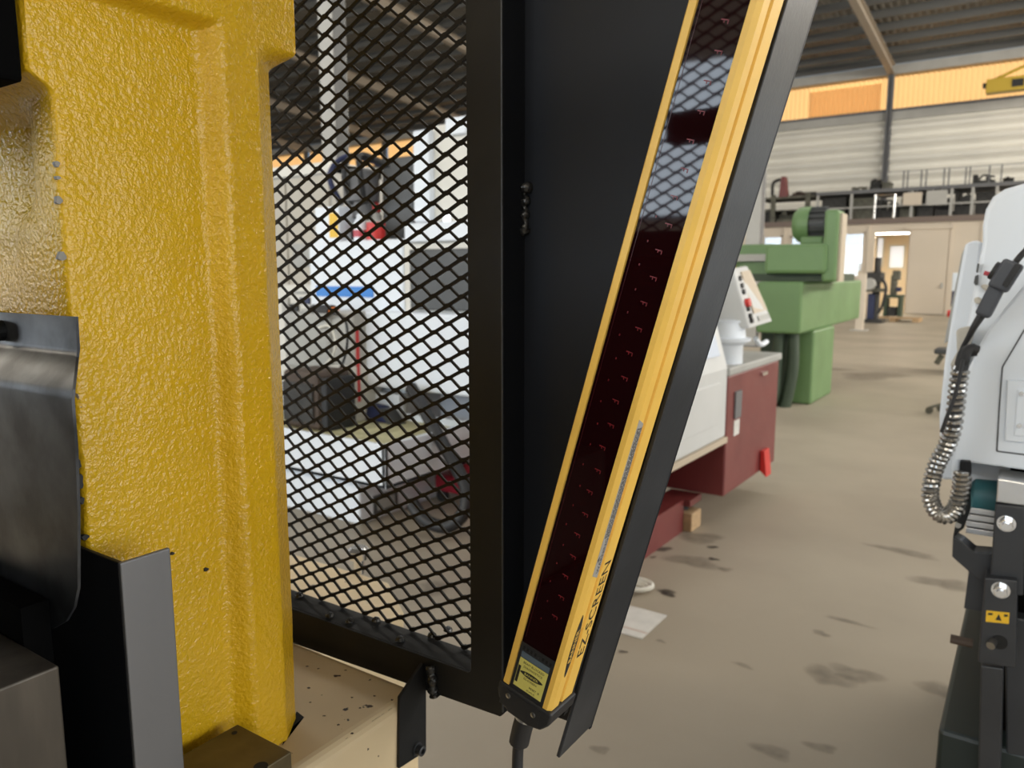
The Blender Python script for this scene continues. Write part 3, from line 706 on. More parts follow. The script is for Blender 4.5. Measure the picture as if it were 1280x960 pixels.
# spoil pots on the worktop
pt = Vector((LX - .12, 4.78, 1.0))
po = thing('coolant_pot', 'white flanged pot standing on the red cabinet under the console', 'pot', pt)
MB().lathe(pt, (0, 0, 1), [(0, .115), (.11, .115), (.13, .13), (.14, .16), (.16, .165), (.165, .13), (.25, .12), (.26, .12)], 24).build('pot_body', 'machine_white', po, smooth=True)
MB().lathe(pt + Vector((0, 0, .26)), (0, 0, 1), [(0, .13), (.012, .132), (.02, .10), (.03, .03)], 24).build('lid', 'machine_white', po, smooth=True)
lv = PX(952, 425, LX - .05)
MB().tube([(lv.x, lv.y - .14, lv.z + .02), (lv.x, lv.y - .02, lv.z - .03), (lv.x, lv.y + .12, lv.z - .02)], .018, n=8).build('spout', 'machine_white', po)
b = PZ(960, 590, 0)
t = PX(958, 578, LX + .02)
wd = MB().prism([(LX + .005, t.y - .1, t.z + .1), (LX + .03, t.y - .1, t.z + .1), (LX + .05, t.y - .1, t.z - .08), (LX + .005, t.y - .1, t.z - .04)], (0, .12, 0)).build('pedal_flag', 'red', lt)
# timber packing under the machine
a = PZ(861, 660, 0)
wb = thing('timber_block', 'pale timber packing block under the base of the red lathe', 'block', (LX - .22, 4.42, 0))
box(LX - .33, 4.34, 0, LX - .13, 4.50, .113).build('block_body', 'wood', wb, bevel=.006)

# paper sheet and coiled strap lying on the floor behind the guard flange
b = PZ(792, 778, 0)
ps = thing('cardboard_sheet', 'pale cardboard sheet with a faded red line lying on the concrete floor', 'cardboard', (b.x, b.y, 0))
cs = MB().prism([(b.x - .28, b.y - .13, .001), (b.x + .1, b.y - .13, .001), (b.x + .1, b.y + .14, .001), (b.x - .28, b.y + .14, .001)], (0, 0, .006)).build('sheet', 'paper', ps)
box(b.x - .28, b.y - .085, .0071, b.x + .1, b.y - .07, .0074).build('red_line', 'card', ps)
b = PZ(797, 738, 0)
cst = thing('packing_strap', 'white coiled packing strap lying on the floor beside the cardboard sheet', 'strap', (b.x, b.y, 0))
pts = [Vector((b.x + math.cos(k * .5) * (.035 + .0015 * k), b.y + math.sin(k * .5) * (.03 + .0012 * k), .012 + .0008 * k)) for k in range(30)]
MB().tube(pts, .011, n=6, smooth=2).build('coil', 'print_white', cst, smooth=True)

# ================================================================== WHITE MACHINING CENTRE BEHIND THE MESH
def pbox(px0, px1, py0, py1, y, depth, name, m, parent, bevel=0.0, zmin=None):
    """box whose -Y face fills the pixel rectangle when it stands at distance y"""
    cx, cy = (px0 + px1) / 2, (py0 + py1) / 2
    x0, x1 = PY(px0, cy, y).x, PY(px1, cy, y).x
    z0, z1 = PY(cx, py1, y).z, PY(cx, py0, y).z
    if zmin is not None: z0 = zmin
    return box(x0, y, z0, x1, y + depth, z1).build(name, m, parent, bevel=bevel)
vb = PZ(450, 657, 0)
vm = thing('machining_centre', 'white machining centre with a blue stripe and dark window behind the mesh', 'machine', (vb.x - .4, vb.y + .8, 0))
VB = vb.x
base = box(VB - 1.25, vb.y, 0, VB, vb.y + 1.7, .30).build('base', 'machine_white', vm, bevel=.015)
box(VB, vb.y + .12, .03, VB + .008, vb.y + .34, .16).build('nameplate', 'dark_grey', base)
box(VB + .008, vb.y + .15, .06, VB + .012, vb.y + .31, .13).build('plate_face', 'machine_grey', base)
tx = PY(481, 570, vb.y - .12).x
tz0, tz1 = PY(430, 602, vb.y - .12).z, PY(430, 548, vb.y - .12).z
tray = MB()
for a in ((VB - 1.3, vb.y - .12, tz0, tx, vb.y + .75, tz0 + .03), (VB - 1.3, vb.y - .12, tz0, tx, vb.y - .09, tz1), (tx - .03, vb.y - .12, tz0, tx, vb.y + .75, tz1), (VB - 1.3, vb.y + .72, tz0, tx, vb.y + .75, tz1), (VB - 1.3, vb.y - .12, tz0, VB - 1.27, vb.y + .75, tz1)):
    tray.box(*a)
tray.build('coolant_tray', 'machine_white', vm, bevel=.006)
box(VB - 1.27, vb.y - .09, tz0 + .03, tx - .03, vb.y + .72, tz1 - .05).build('chip_bed', 'tray_yellow', vm)
# main enclosure
ey = vb.y + .76
enc = pbox(389, 506, 300, 520, ey, 1.2, 'enclosure', 'machine_white', vm, .02)
e2 = pbox(446, 640, 392, 492, ey - .18, 1.2, 'door_skirt', 'machine_white', vm, .02)
e3 = pbox(505, 640, 300, 400, ey - .02, 1.1, 'window_bay', 'machine_cream', vm, .015)
pbox(512, 588, 311, 388, ey - .06, .05, 'window', 'dark_grey', e3, .008)
pbox(505, 640, 276, 301, ey - .06, 1.0, 'ledge', 'machine_white', vm, .01)
st = pbox(395, 466, 358, 371, ey - .008, .01, 'blue_stripe', 'blue', enc)
pbox(516, 536, 162, 278, ey + .18, .9, 'column_face', 'machine_white', vm, .015)
pbox(536, 640, 150, 278, ey + .24, .9, 'column_side', 'machine_cream', vm, .015)
pbox(556, 582, 146, 168, ey + .2, .05, 'column_cap', 'machine_white', vm, .01)
pbox(478, 517, 196, 300, ey + .4, .5, 'spindle_housing', 'dark_grey', vm, .015)
pbox(506, 640, 486, 610, ey + .35, .7, 'lower_panel', 'machine_white', vm, .01, zmin=.3)
pbox(446, 506, 490, 545, ey - .05, .6, 'pedestal', 'machine_grey', vm, .01, zmin=.3)
pbox(468, 499, 492, 540, ey - .1, .05, 'access_door', 'machine_white', vm, .006, zmin=.3)
# spindle head with hoses
s0 = PY(452, 240, ey + .35)
MB().lathe((s0.x, s0.y, PY(452, 290, ey + .35).z), (0, 0, 1), [(0, .05), (.05, .07), (.09, .07), (.1, .11), (.22, .11), (.23, .14), (.45, .14), (.47, .10)], 20).build('spindle', 'steel_grey', vm, smooth=True)
for i, dx in enumerate((-.12, .0, .13)):
    MB().tube([(s0.x + dx, s0.y - .1, s0.z - .1), (s0.x + dx * 1.3, s0.y - .18, s0.z + .12), (s0.x + dx * .5, s0.y - .05, s0.z + .27), (s0.x + .3, s0.y + .1, s0.z + .15)], .022, n=8).build('hose', 'rubber' if i else 'navy', vm, smooth=True)
b_ = PY(545, 283, ey); MB().cyl((b_.x, ey - .02, b_.z - .02), (b_.x, ey + .1, b_.z + .02), .03, n=12).build('air_valve', 'rubber', vm)
MB().cyl((b_.x + .1, ey, b_.z), (b_.x + .1, ey, b_.z + .09), .035, n=12).build('regulator', 'chrome', vm)
# big black hose hanging from the skirt
hz = [(514, 484, .5), (530, 512, .42), (548, 545, .34), (568, 580, .28), (583, 612, .22), (580, 640, .16), (562, 657, .12), (540, 655, .1), (524, 642, .1), (516, 630, .12)]
MB().tube([PY(a, b, vb.y + c) for a, b, c in hz], .042, n=12).build('drain_hose', 'rubber', vm, smooth=True)
sl = PY(518, 486, ey - .1); MB().cyl((sl.x, ey - .12, sl.z - .02), (sl.x, ey - .12, sl.z + .03), .05, n=14).build('hose_collar', 'brown', vm)
# things on the tray and on the ledge (each its own)
ty = vb.y + .1; tzt = tz1 - .05
def onbed(name, label, cat, px0, px1, py0, y, d, m, extra=None):
    x0, x1 = PY(px0, py0, y).x, PY(px1, py0, y).x; z1 = PY((px0 + px1) / 2, py0, y).z
    t = thing(name, label, cat, ((x0 + x1) / 2, y + d / 2, tzt))
    return t, x0, x1, z1
t, x0, x1, z1 = onbed('motor_housing', 'brown motor housing with a dark cover on the yellowed chip tray', 'motor', 352, 404, 460, ty, .3, 'brown')
box(x0, ty, tzt, x1 - .06, ty + .3, z1 - .02).build('housing', 'brown', t, bevel=.03)
box(x1 - .06, ty + .02, tzt, x1, ty + .28, z1 - .06).build('end_cover', 'rubber', t, bevel=.01)
box(x0 + .02, ty - .015, tzt + .05, x1 - .1, ty, z1 - .1).build('vent_plate', 'clutter_dark', t)
# tool carousel: stand, grey head and cables
t, x0, x1, z1 = onbed('tool_changer', 'grey tool changer head with coiled cables beside the red strip', 'machine part', 352, 442, 392, ty + .32, .3, 'machine_grey')
gy = ty + .33
bz = PY(380, 462, gy).z
sx0, sx1 = PY(404, 480, gy).x, PY(440, 480, gy).x
box(sx0, gy, tzt, sx1, gy + .3, bz + .05).build('stand', 'machine_cream', t, bevel=.01)
box(x0, gy, bz, PY(412, 430, gy).x, gy + .3, z1).build('gearbox', 'machine_grey', t, bevel=.03)
box(PY(408, 430, gy).x, gy + .03, bz - .1, PY(438, 430, gy).x, gy + .25, z1 + .02).build('side_box', 'steel_light', t, bevel=.02)
mm = PY(388, 392, gy - .02); MB().cyl((mm.x - .1, gy + .1, mm.z), (mm.x + .1, gy + .1, mm.z), .06, n=14).build('servo_motor', 'rubber', t)
MB().cyl((mm.x + .1, gy + .1, mm.z), (mm.x + .13, gy + .1, mm.z), .045, n=14).build('motor_cap', 'orange', t)
q = [(402, 400), (418, 392), (432, 402), (434, 430), (428, 455), (418, 470)]
MB().tube([PY(a, b, gy - .012) for a, b in q], .010, n=8).build('cable', 'rubber', t, smooth=True)
q = [(398, 410), (412, 408), (420, 430), (412, 450), (400, 462)]
MB().tube([PY(a, b, gy - .014) for a, b in q], .009, n=8).build('cable', 'print_white', t, smooth=True)
rs = pbox(439, 446, 408, 502, gy + .05, .03, 'edge_strip', 'red', t)
nv = PY(470, 526, ty + .45)
t = thing('folded_rag', 'navy cloth rag lying on the tray below the red strip', 'cloth', (nv.x, nv.y, tzt))
MB().frustum([(nv.x - .13, nv.y, tzt), (nv.x + .15, nv.y, tzt), (nv.x + .15, nv.y + .12, tzt), (nv.x - .13, nv.y + .12, tzt)], [(nv.x - .11, nv.y + .02, tzt + .13), (nv.x + .02, nv.y + .02, tzt + .12), (nv.x + .04, nv.y + .1, tzt + .11), (nv.x - .1, nv.y + .1, tzt + .12)]).build('folded_cloth', 'navy', t, bevel=.015)
MB().prism([(nv.x + .02, nv.y - .01, tzt + .10), (nv.x + .1, nv.y - .01, tzt + .10), (nv.x + .2, nv.y - .01, tzt), (nv.x + .12, nv.y - .01, tzt)], (0, .1, 0)).build('corner_flap', 'dark_grey', t)
# cans and cartons on the enclosure roof
topz = PY(447, 300, ey).z; ly = ey + .1
def ontop(px): return PY(px, 290, ly).x
x0, x1 = ontop(394), ontop(424); h = PY(410, 258, ly).z
t = thing('carton', 'white carton with a yellow label on top of the machining centre', 'box', ((x0 + x1) / 2, ly, topz))
box(x0, ly, topz, x1, ly + .2, h).build('carton_body', 'machine_white', t, bevel=.008)
box(PY(412, 285, ly).x, ly - .003, topz + .03, x1 - .01, ly, h - .05).build('yellow_label', 'warn_yellow', t)
x = ontop(433)
t = thing('spray_can', 'white spray can with a red cap beside the carton', 'can', (x, ly + .3, topz))
MB().lathe((x, ly + .3, topz), (0, 0, 1), [(0, .06), (.2, .06), (.235, .04)], 18).build('can_body', 'steel_light', t, smooth=True)
MB().lathe((x, ly + .3, topz + .235), (0, 0, 1), [(0, .055), (.05, .055), (.08, .03)], 18).build('cap', 'red', t, smooth=True)
x = ontop(445)
t = thing('bottle', 'clear white bottle with a pink label between the red lidded tins', 'bottle', (x, ly + .05, topz))
MB().lathe((x, ly + .05, topz), (0, 0, 1), [(0, .055), (.13, .055), (.17, .03), (.2, .025)], 18).build('bottle_body', 'machine_white', t, smooth=True)
MB().lathe((x, ly + .05, topz + .03), (0, 0, 1), [(0, .0565), (.05, .0565)], 18).build('label_band', 'red_soft', t)
x = ontop(464)
t = thing('tin', 'red tin with a grey lid on the machining centre roof', 'tin', (x, ly + .05, topz))
MB().lathe((x, ly + .05, topz), (0, 0, 1), [(0, .07), (.13, .07)], 18).build('tin_body', 'red', t, smooth=True)
MB().lathe((x, ly + .05, topz + .13), (0, 0, 1), [(0, .074), (.012, .074), (.016, .05)], 18).build('lid', 'steel_light', t, smooth=True)
x = ontop(427)
t = thing('tool_case', 'small dark case wedged behind the carton and the bottle', 'case', (x, ly + .25, topz))
box(x - .03, ly + .12, topz, x + .09, ly + .22, topz + .14).build('case_body', 'rubber', t, bevel=.01)
box(x - .01, ly + .115, topz + .1, x + .07, ly + .12, topz + .12).build('latch', 'red', t)
# red pump trolley on the floor
b = PZ(566, 632, 0)
t = thing('pump_trolley', 'small red pump trolley on the floor behind the black hose', 'pump', (b.x, b.y, 0))
box(b.x - .16, b.y, .08, b.x + .3, b.y + .3, .20).build('tank', 'crimson', t, bevel=.02)
MB().cyl((b.x - .05, b.y + .15, .2), (b.x - .05, b.y + .15, .32), .08, n=16).build('pump_head', 'crimson', t)
MB().cyl((b.x - .05, b.y + .065, .27), (b.x - .05, b.y + .04, .27), .035, n=14).build('gauge', 'rubber', t)
for s in (-.12, .26):
    for q in (.04, .26): MB().cyl((b.x + s, b.y + q - .015, .045), (b.x + s, b.y + q + .015, .045), .045, n=14).build('wheel', 'rubber', t)
MB().tube([(b.x + .28, b.y + .15, .2), (b.x + .32, b.y + .15, .42), (b.x + .25, b.y + .15, .46)], .014, n=8).build('handle', 'crimson', t)
# grey electrical cabinet standing farther back
gy = 5.3; x0, x1 = PY(300, 300, gy).x, PY(417, 300, gy).x; z1 = PY(380, 206, gy).z
t = thing('electrical_cabinet', 'tall light grey cabinet standing behind the machining centre', 'cabinet', ((x0 + x1) / 2, gy + .3, 0))
box(x0, gy, .08, x1, gy + .7, z1).build('body', 'steel_light', t, bevel=.01)
box(x0 + .05, gy, 0, x1 - .05, gy + .65, .08).build('plinth', 'dark_grey', t)
xm = PY(362, 300, gy).x
box(xm, gy - .02, .15, x1 - .03, gy, z1 - .12).build('door', 'putty', t, bevel=.005)
box(x0 + .03, gy - .02, .15, xm - .02, gy, z1 - .12).build('door', 'putty', t, bevel=.005)
pbox(366, 392, 304, 334, gy - .03, .01, 'door_panel', 'machine_grey', t, .004)
box(x0, gy - .03, z1 - .1, x1, gy + .7, z1).build('cornice', 'machine_cream', t)
# pale bench with small fittings to the left of the machining centre
by = 4.2; x0, x1 = PY(325, 380, by).x, PY(392, 380, by).x; z1 = PY(365, 356, by).z
t = thing('instrument_panel', 'white instrument panel with small dark fittings left of the blue stripe', 'panel', ((x0 + x1) / 2, by, 0))
box(x0, by, 0, x1, by + .3, z1).build('cabinet_body', 'machine_cream', t, bevel=.01)
for i, (a, b, c, d, m) in enumerate([(362, 372, 380, 396, 'rubber'), (374, 386, 372, 380, 'navy'), (364, 384, 364, 367, 'machine_grey'), (376, 388, 386, 400, 'steel_light'), (352, 360, 372, 392, 'steel_light')]):
    pbox(a, b, c, d, by - .02, .02, 'fitting', m, t, .003)

# cream cabinet standing just behind the guard
cc = thing('cream_cabinet', 'cream steel cabinet with a cut corner standing behind the mesh guard', 'cabinet', (-1.4, .93, 0))
MB().prism([(-1.9, .74, .03), (-.975, .74, .03), (-.975, 1.06, .03), (-1.10, 1.15, .03), (-1.9, 1.15, .03)], (0, 0, .87)).build('body', 'cream_paint', cc, bevel=.006)
MB().prism([(-1.85, .78, 0), (-1.02, .78, 0), (-1.02, 1.02, 0), (-1.12, 1.1, 0), (-1.85, 1.1, 0)], (0, 0, .03)).build('plinth', 'dark_grey', cc)
k = PZ(449, 716, .9)
MB().lathe((k.x, k.y, .9), (0, 0, 1), [(0, .012), (.03, .012), (.034, .022), (.052, .024), (.06, .016)], 20).build('knob', 'chrome', cc, smooth=True)

# ================================================================== WHITE MACHINE ON THE RIGHT
def ppoly(pts, y): return [PY(a, b, y) for a, b in pts]
RM = thing('white_lathe', 'white machine with a rounded end cover and black adjustable foot post', 'machine', (.35, 2.4, 0))
# front end cover
p = ppoly([(1282, 355), (1258, 383), (1235, 413), (1222, 436), (1211, 460), (1203, 490), (1198, 518), (1193, 552), (1189, 587), (1190, 606), (1196, 622), (1201, 618), (1201, 577)], 1.85)
q_ = PY(1282, 588, 1.85)
p = p + [q_, Vector((.9, 1.85, q_.z)), Vector((.9, 1.85, 1.74)), Vector((.22, 1.85, 1.735)), PY(1335, 300, 1.85)]
cov = MB().prism(p, (0, .245, 0)).build('end_cover', 'machine_white', RM, bevel=.006)
# recessed hatch line and inner frame
def strip(pts, y, w, name, m, parent):
    mb = MB()
    for (a, b) in zip(pts[:-1], pts[1:]):
        A, B = PY(*a, y), PY(*b, y); d = (B - A).normalized(); nrm = Vector((-d.z, 0, d.x)) * w / 2
        mb.prism([A - nrm, B - nrm, B + nrm, A + nrm], (0, .003, 0))
    return mb.build(name, m, parent)
strip([(1300, 390), (1280, 413), (1253, 459), (1249, 510), (1246, 564), (1300, 571)], 1.848, .0028, 'hatch_gap', 'dark_grey', cov)
hf = MB().prism(ppoly([(1259, 475), (1340, 480), (1340, 560), (1256, 551)], 1.842), (0, .008, 0)).build('hatch_frame', 'machine_white', cov, bevel=.002)
MB().prism(ppoly([(1272, 487), (1340, 492), (1340, 550), (1267, 545)], 1.838), (0, .006, 0)).build('hatch_panel', 'machine_white', hf, bevel=.002)
for q in ((1277, 492), (1274, 532)):
    c = PY(*q, 1.836); MB().cyl(c, c + Vector((0, -.004, 0)), .0045, n=10).build('screw', 'chrome', hf)
# upper hood behind it
p = ppoly([(1228, 302), (1228, 282), (1232, 262), (1241, 246), (1256, 236), (1280, 229), (1330, 224)], 2.1) + [Vector((.9, 2.1, 1.82)), Vector((.9, 2.1, 1.1))] + ppoly([(1205, 640), (1190, 560), (1198, 460), (1212, 390)], 2.1)
MB().prism(p, (0, 1.3, 0)).build('hood', 'machine_white', RM, bevel=.01)
p = ppoly([(1206, 305), (1218, 300), (1228, 302), (1215, 440), (1205, 600), (1176, 600), (1174, 520), (1181, 450), (1192, 380)], 2.35)
MB().prism(p, (0, .9, 0)).build('front_door', 'machine_white', RM, bevel=.008)
p = ppoly([(1202, 318), (1208, 305), (1206, 320), (1185, 425), (1180, 430)], 2.37)
MB().prism(p, (0, .8, 0)).build('door_edge', 'machine_grey', RM)
for pts in ([(1222, 329), (1224, 330), (1222, 341), (1220, 340)], [(1219, 345), (1223, 343), (1222, 356), (1219, 357), (1217, 353)]):
    MB().prism(ppoly(pts, 2.085), (0, .014, 0)).build('door_clip', 'dark_grey', RM)
for pts in ([(1225, 358), (1230, 355), (1240, 358), (1240, 366), (1232, 364)], [(1217, 373), (1222, 371), (1228, 375), (1226, 381), (1218, 379)]):
    MB().prism(ppoly(pts, 2.08), (0, .02, 0)).build('putty_plug', 'putty', RM, bevel=.004)
MB().prism(ppoly([(1195, 412), (1212, 408), (1217, 418), (1206, 450), (1208, 480), (1190, 470), (1188, 455), (1196, 440)], 2.06), (0, .05, 0)).build('cable_boss', 'putty', RM, bevel=.006)
# underside carrier: black bracket, roller, plates, foot post
fr = box(-.11, 1.9, .0, .9, 3.2, .52).build('plinth', 'post_green', RM, bevel=.01)
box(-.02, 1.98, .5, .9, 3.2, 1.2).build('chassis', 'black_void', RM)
cz = PY(1207, 600, 1.86)
MB().prism(ppoly([(1200, 576), (1213, 577), (1212, 640), (1205, 660), (1191, 672), (1197, 640)], 1.835), (0, .04, 0)).build('side_bracket', 'guard_black', RM, bevel=.002)
MB().prism(ppoly([(1191, 671), (1204, 678), (1218, 690), (1242, 692), (1242, 745), (1226, 728), (1190, 696)], 1.83), (0, .05, 0)).build('gusset', 'post_black', RM, bevel=.002)
a, b = PY(1214, 617, 1.93), PY(1262, 617, 1.93)
MB().lathe(a, (1, 0, 0), [(0, .028), (.006, .034), (.05, .036), (b.x - a.x - .006, .034), (b.x - a.x, .03)], 28).build('roller', 'teal', RM, smooth=True)
for k in range(4):
    A, B = PY(1207, 666 - k * 8.5, 1.90), PY(1244, 660 - k * 8.5, 1.90)
    box(A.x, 1.90, A.z, B.x, 1.99, A.z + .012).build('packing_plate', 'alu', RM, bevel=.001)
for q in ((1203, 638), (1198, 655)):
    c = PY(*q, 1.833); MB().cyl(c + Vector((0, .004, 0)), c + Vector((0, -.012, 0)), .006, n=10).build('screw', 'screw', RM)
MB().prism(ppoly([(1247, 598), (1330, 612), (1330, 640), (1245, 628)], 1.79), (0, .10, 0)).build('clamp_bar', 'alu', RM, bevel=.003)
p1 = MB().prism(ppoly([(1244, 630), (1282, 634), (1279, 745), (1236, 742)], 1.785), (0, .06, 0)).build('upper_post', 'post_black', RM, bevel=.003)
p2 = MB().prism(ppoly([(1231, 722), (1272, 726), (1270, 836), (1222, 828)], 1.765), (0, .06, 0)).build('slotted_block', 'post_black', RM, bevel=.003)
p3 = MB().prism(ppoly([(1226, 832), (1254, 836), (1244, 1260), (1215, 1260)], 1.80), (0, .05, 0)).build('lower_post', 'post_black', RM, bevel=.003)
fp = PY(1230, 1250, 1.82)
box(fp.x - .06, 1.74, 0, fp.x + .07, 1.9, max(.02, fp.z)).build('foot', 'post_black', RM, bevel=.004)
def hexbolt(px, py, y, r, parent):
    c = PY(px, py, y)
    w = MB().cyl(c, c + Vector((0, -.004, 0)), r * 1.28, n=22).build('washer', 'chrome', parent)
    mb = MB(); mb.cyl(c + Vector((0, -.004, 0)), c + Vector((0, -.018, 0)), r, n=6); mb.build('bolt_head', 'chrome', parent, bevel=.0015)
    MB().cyl(c + Vector((0, -.018, 0)), c + Vector((0, -.024, 0)), r * .5, n=14).build('bolt_tip', 'chrome', parent)
hexbolt(1258, 654, 1.785, .013, p1); hexbolt(1251, 737, 1.765, .013, p2)
c = PY(1242, 801, 1.765); MB().cyl(c + Vector((.01, 0, 0)), c + Vector((.01, -.003, 0)), .014, n=18).build('slot_hole', 'hole', p2)
MB().cyl(c, c + Vector((-.004, -.02, -.004)), .008, n=12).build('stud', 'screw', p2)
lb = MB().prism(ppoly([(1233, 763), (1262, 766), (1261, 780), (1232, 777)], 1.7648), (0, .001, 0)).build('warning_label', 'warn_yellow', p2)
MB().prism(ppoly([(1244, 775), (1252, 776), (1248.5, 767.5)], 1.7644), (0, .0006, 0)).build('warning_mark', 'ink', lb)
for q in ((1235, 766, 1241, 769), (1255, 768, 1260, 771)):
    MB().prism(ppoly([(q[0], q[1]), (q[2], q[1] + .5), (q[2], q[3]), (q[0], q[3])], 1.7644), (0, .0006, 0)).build('print_line', 'ink', lb)
MB().prism(ppoly([(1256, 770), (1300, 778), (1300, 950), (1258, 942)], 1.87), (0, .04, 0)).build('side_plate', 'post_black', RM, bevel=.003)
MB().prism(ppoly([(1212, 706), (1234, 716), (1229, 765), (1205, 760)], 1.86), (0, .08, 0)).build('gusset_foot', 'post_black', RM)
c = PY(1196, 800, 1.86); MB().cyl(c + Vector((.03, 0, 0)), c + Vector((-.012, 0, 0)), .010, n=10).build('peg', 'brown', RM)
# hand-held pulse pendant
def along(a, b, w, y, th, name, m, parent, bev=.004):
    A, B = PY(*a, y), PY(*b, y); d = (B - A).normalized(); nv_ = Vector((-d.z, 0, d.x)) * w / 2
    return MB().prism([A - nv_, B - nv_, B + nv_, A + nv_], (0, th, 0)).build(name, m, parent, bevel=bev, seg=3)
pd0 = PY(1228, 394, 1.80)
pn = thing('control_pendant', 'black hand-held control pendant with a red button hung on the white machine', 'pendant', pd0)
along((1227, 396), (1248, 355), .029, 1.80, .045, 'grip', 'pendant', pn, .007)
along((1246, 362), (1268, 327), .038, 1.79, .06, 'head', 'pendant', pn, .006)
along((1256, 358), (1274, 330), .012, 1.785, .065, 'key_strip', 'rubber', pn, .003)
dA, dB = PY(1258, 344, 1.79), PY(1241, 336, 1.79)
MB().cyl(PY(1256, 344, 1.815), PY(1240, 337, 1.815), .020, .018, n=18).build('hand_wheel', 'rubber', pn, bevel=.002)
MB().cyl(PY(1241, 344, 1.81), PY(1230, 341, 1.81), .0045, n=12).build('red_button', 'red_soft', pn)
for k in range(5):
    c = PY(1258 + k * 3.2, 357 - k * 5, 1.785); MB().cyl(c, c + Vector((0, -.006, 0)), .004, n=10).build('key', 'rubber', pn)
MB().tube([PY(1268, 330, 1.81), PY(1274, 322, 1.81), PY(1290, 305, 1.82)], .006, n=8).build('top_cord', 'rubber', pn, smooth=True)
MB().tube([PY(1227, 394, 1.82), PY(1218, 408, 1.82), PY(1210, 423, 1.83), PY(1202, 437, 1.84), PY(1200, 446, 1.84)], lambda t: .008 - .005 * t, n=8).build('strain_relief', 'rubber', pn, smooth=True)
# spiral-wrapped hose hanging in a loop
hp = [(1220, 437), (1208, 440), (1203, 452), (1198, 478), (1195, 505), (1191, 535), (1183, 558), (1172, 578), (1165, 600), (1163, 622), (1171, 640), (1184, 645), (1195, 634), (1201, 612), (1204, 590)]
P3 = [PY(a, b, 1.80) for a, b in hp]
hs = thing('wrapped_hose', 'hose in silver spiral wrap hanging in a loop from the white machine', 'hose', P3[8])
core = MB().tube(P3, .013, n=12); core.build('core', 'rubber', hs, smooth=True)
path = core.path; hel = []
rad = .0135; N_ = len(path)
for i in range(14, N_ - 1):
    p, q = path[i], path[i + 1]; d = (q - p).normalized(); u = Vector((0, 1, 0)); u = (u - d * u.dot(d)).normalized(); w = d.cross(u)
    for k in range(8):
        a = 2 * PI * (i * 8 + k) / 13; hel.append(p.lerp(q, k / 8) + (u * math.cos(a) + w * math.sin(a)) * rad)
MB().tube(hel, .0048, n=6, smooth=0).build('spiral_wrap', 'foil', hs, smooth=True)
MB().tube([PY(1222, 438, 1.80), PY(1214, 436, 1.795), PY(1208, 441, 1.79), PY(1206, 450, 1.79), PY(1202, 452, 1.79)], .010, n=10).build('elbow', 'rubber', hs, smooth=True)
MB().tube([PY(1204, 450, 1.775), PY(1195, 490, 1.77), PY(1184, 520, 1.77), PY(1177, 540, 1.775)], .004, n=6).build('tie_cord', 'rubber', hs, smooth=True)

# things farther down the aisle beside the white machine
b = PZ(1200, 470, 0)
t = thing('aisle_machine', 'white and navy machine with a red and yellow stop button down the aisle', 'machine', (PZ(1215, 470, 0).x, PZ(1215, 470, 0).y, 0))
yy = PZ(1200, 470, 0).y
def fb(a, b_, c, d, dep, name, m, zmin=None): return pbox(a, b_, c, d, yy, dep, name, m, t, .01, zmin)
fb(1190, 1230, 341, 364, .8, 'upper_cover', 'machine_white'); fb(1189, 1230, 364, 384, .8, 'control_panel', 'navy')
fb(1192, 1235, 384, 470, .8, 'lower_body', 'machine_grey', 0)
c = PY(1187, 392, yy - .02); MB().cyl(c + Vector((.1, .0, 0)), c + Vector((-.03, 0, 0)), .055, n=14).build('stop_button', 'red', t)
MB().cyl(c + Vector((.18, 0, 0)), c + Vector((.1, 0, 0)), .065, n=14).build('stop_base', 'warn_yellow', t)
bz = PZ(1175, 518, 0)
t = thing('work_stool', 'dark topped wheeled stool standing in the aisle by the white machine', 'stool', (bz.x, bz.y, 0))
hz_ = PY(1172, 442, bz.y).z
box(bz.x - .10, bz.y - .1, hz_, bz.x + .22, bz.y + .22, hz_ + .06).build('seat', 'dark_grey', t, bevel=.02)
MB().cyl((bz.x + .05, bz.y + .05, .1), (bz.x + .05, bz.y + .05, hz_), .022, n=10).build('stem', 'clutter_olive', t)
for k in range(4):
    a = k * PI / 2 + .4; e = Vector((bz.x + .05 + .17 * math.cos(a), bz.y + .05 + .17 * math.sin(a), .07))
    MB().cyl((bz.x + .05, bz.y + .05, .13), e, .016, n=8).build('foot_arm', 'clutter_olive', t)
    MB().cyl(e + Vector((0, -.02, -.03)), e + Vector((0, .02, -.03)), .04, n=12).build('castor', 'clutter_olive', t)
MB().cyl((bz.x - .08, bz.y + .05, hz_ - .12), (bz.x - .03, bz.y + .05, hz_ - .02), .03, n=10).build('lever', 'clutter_olive', t)

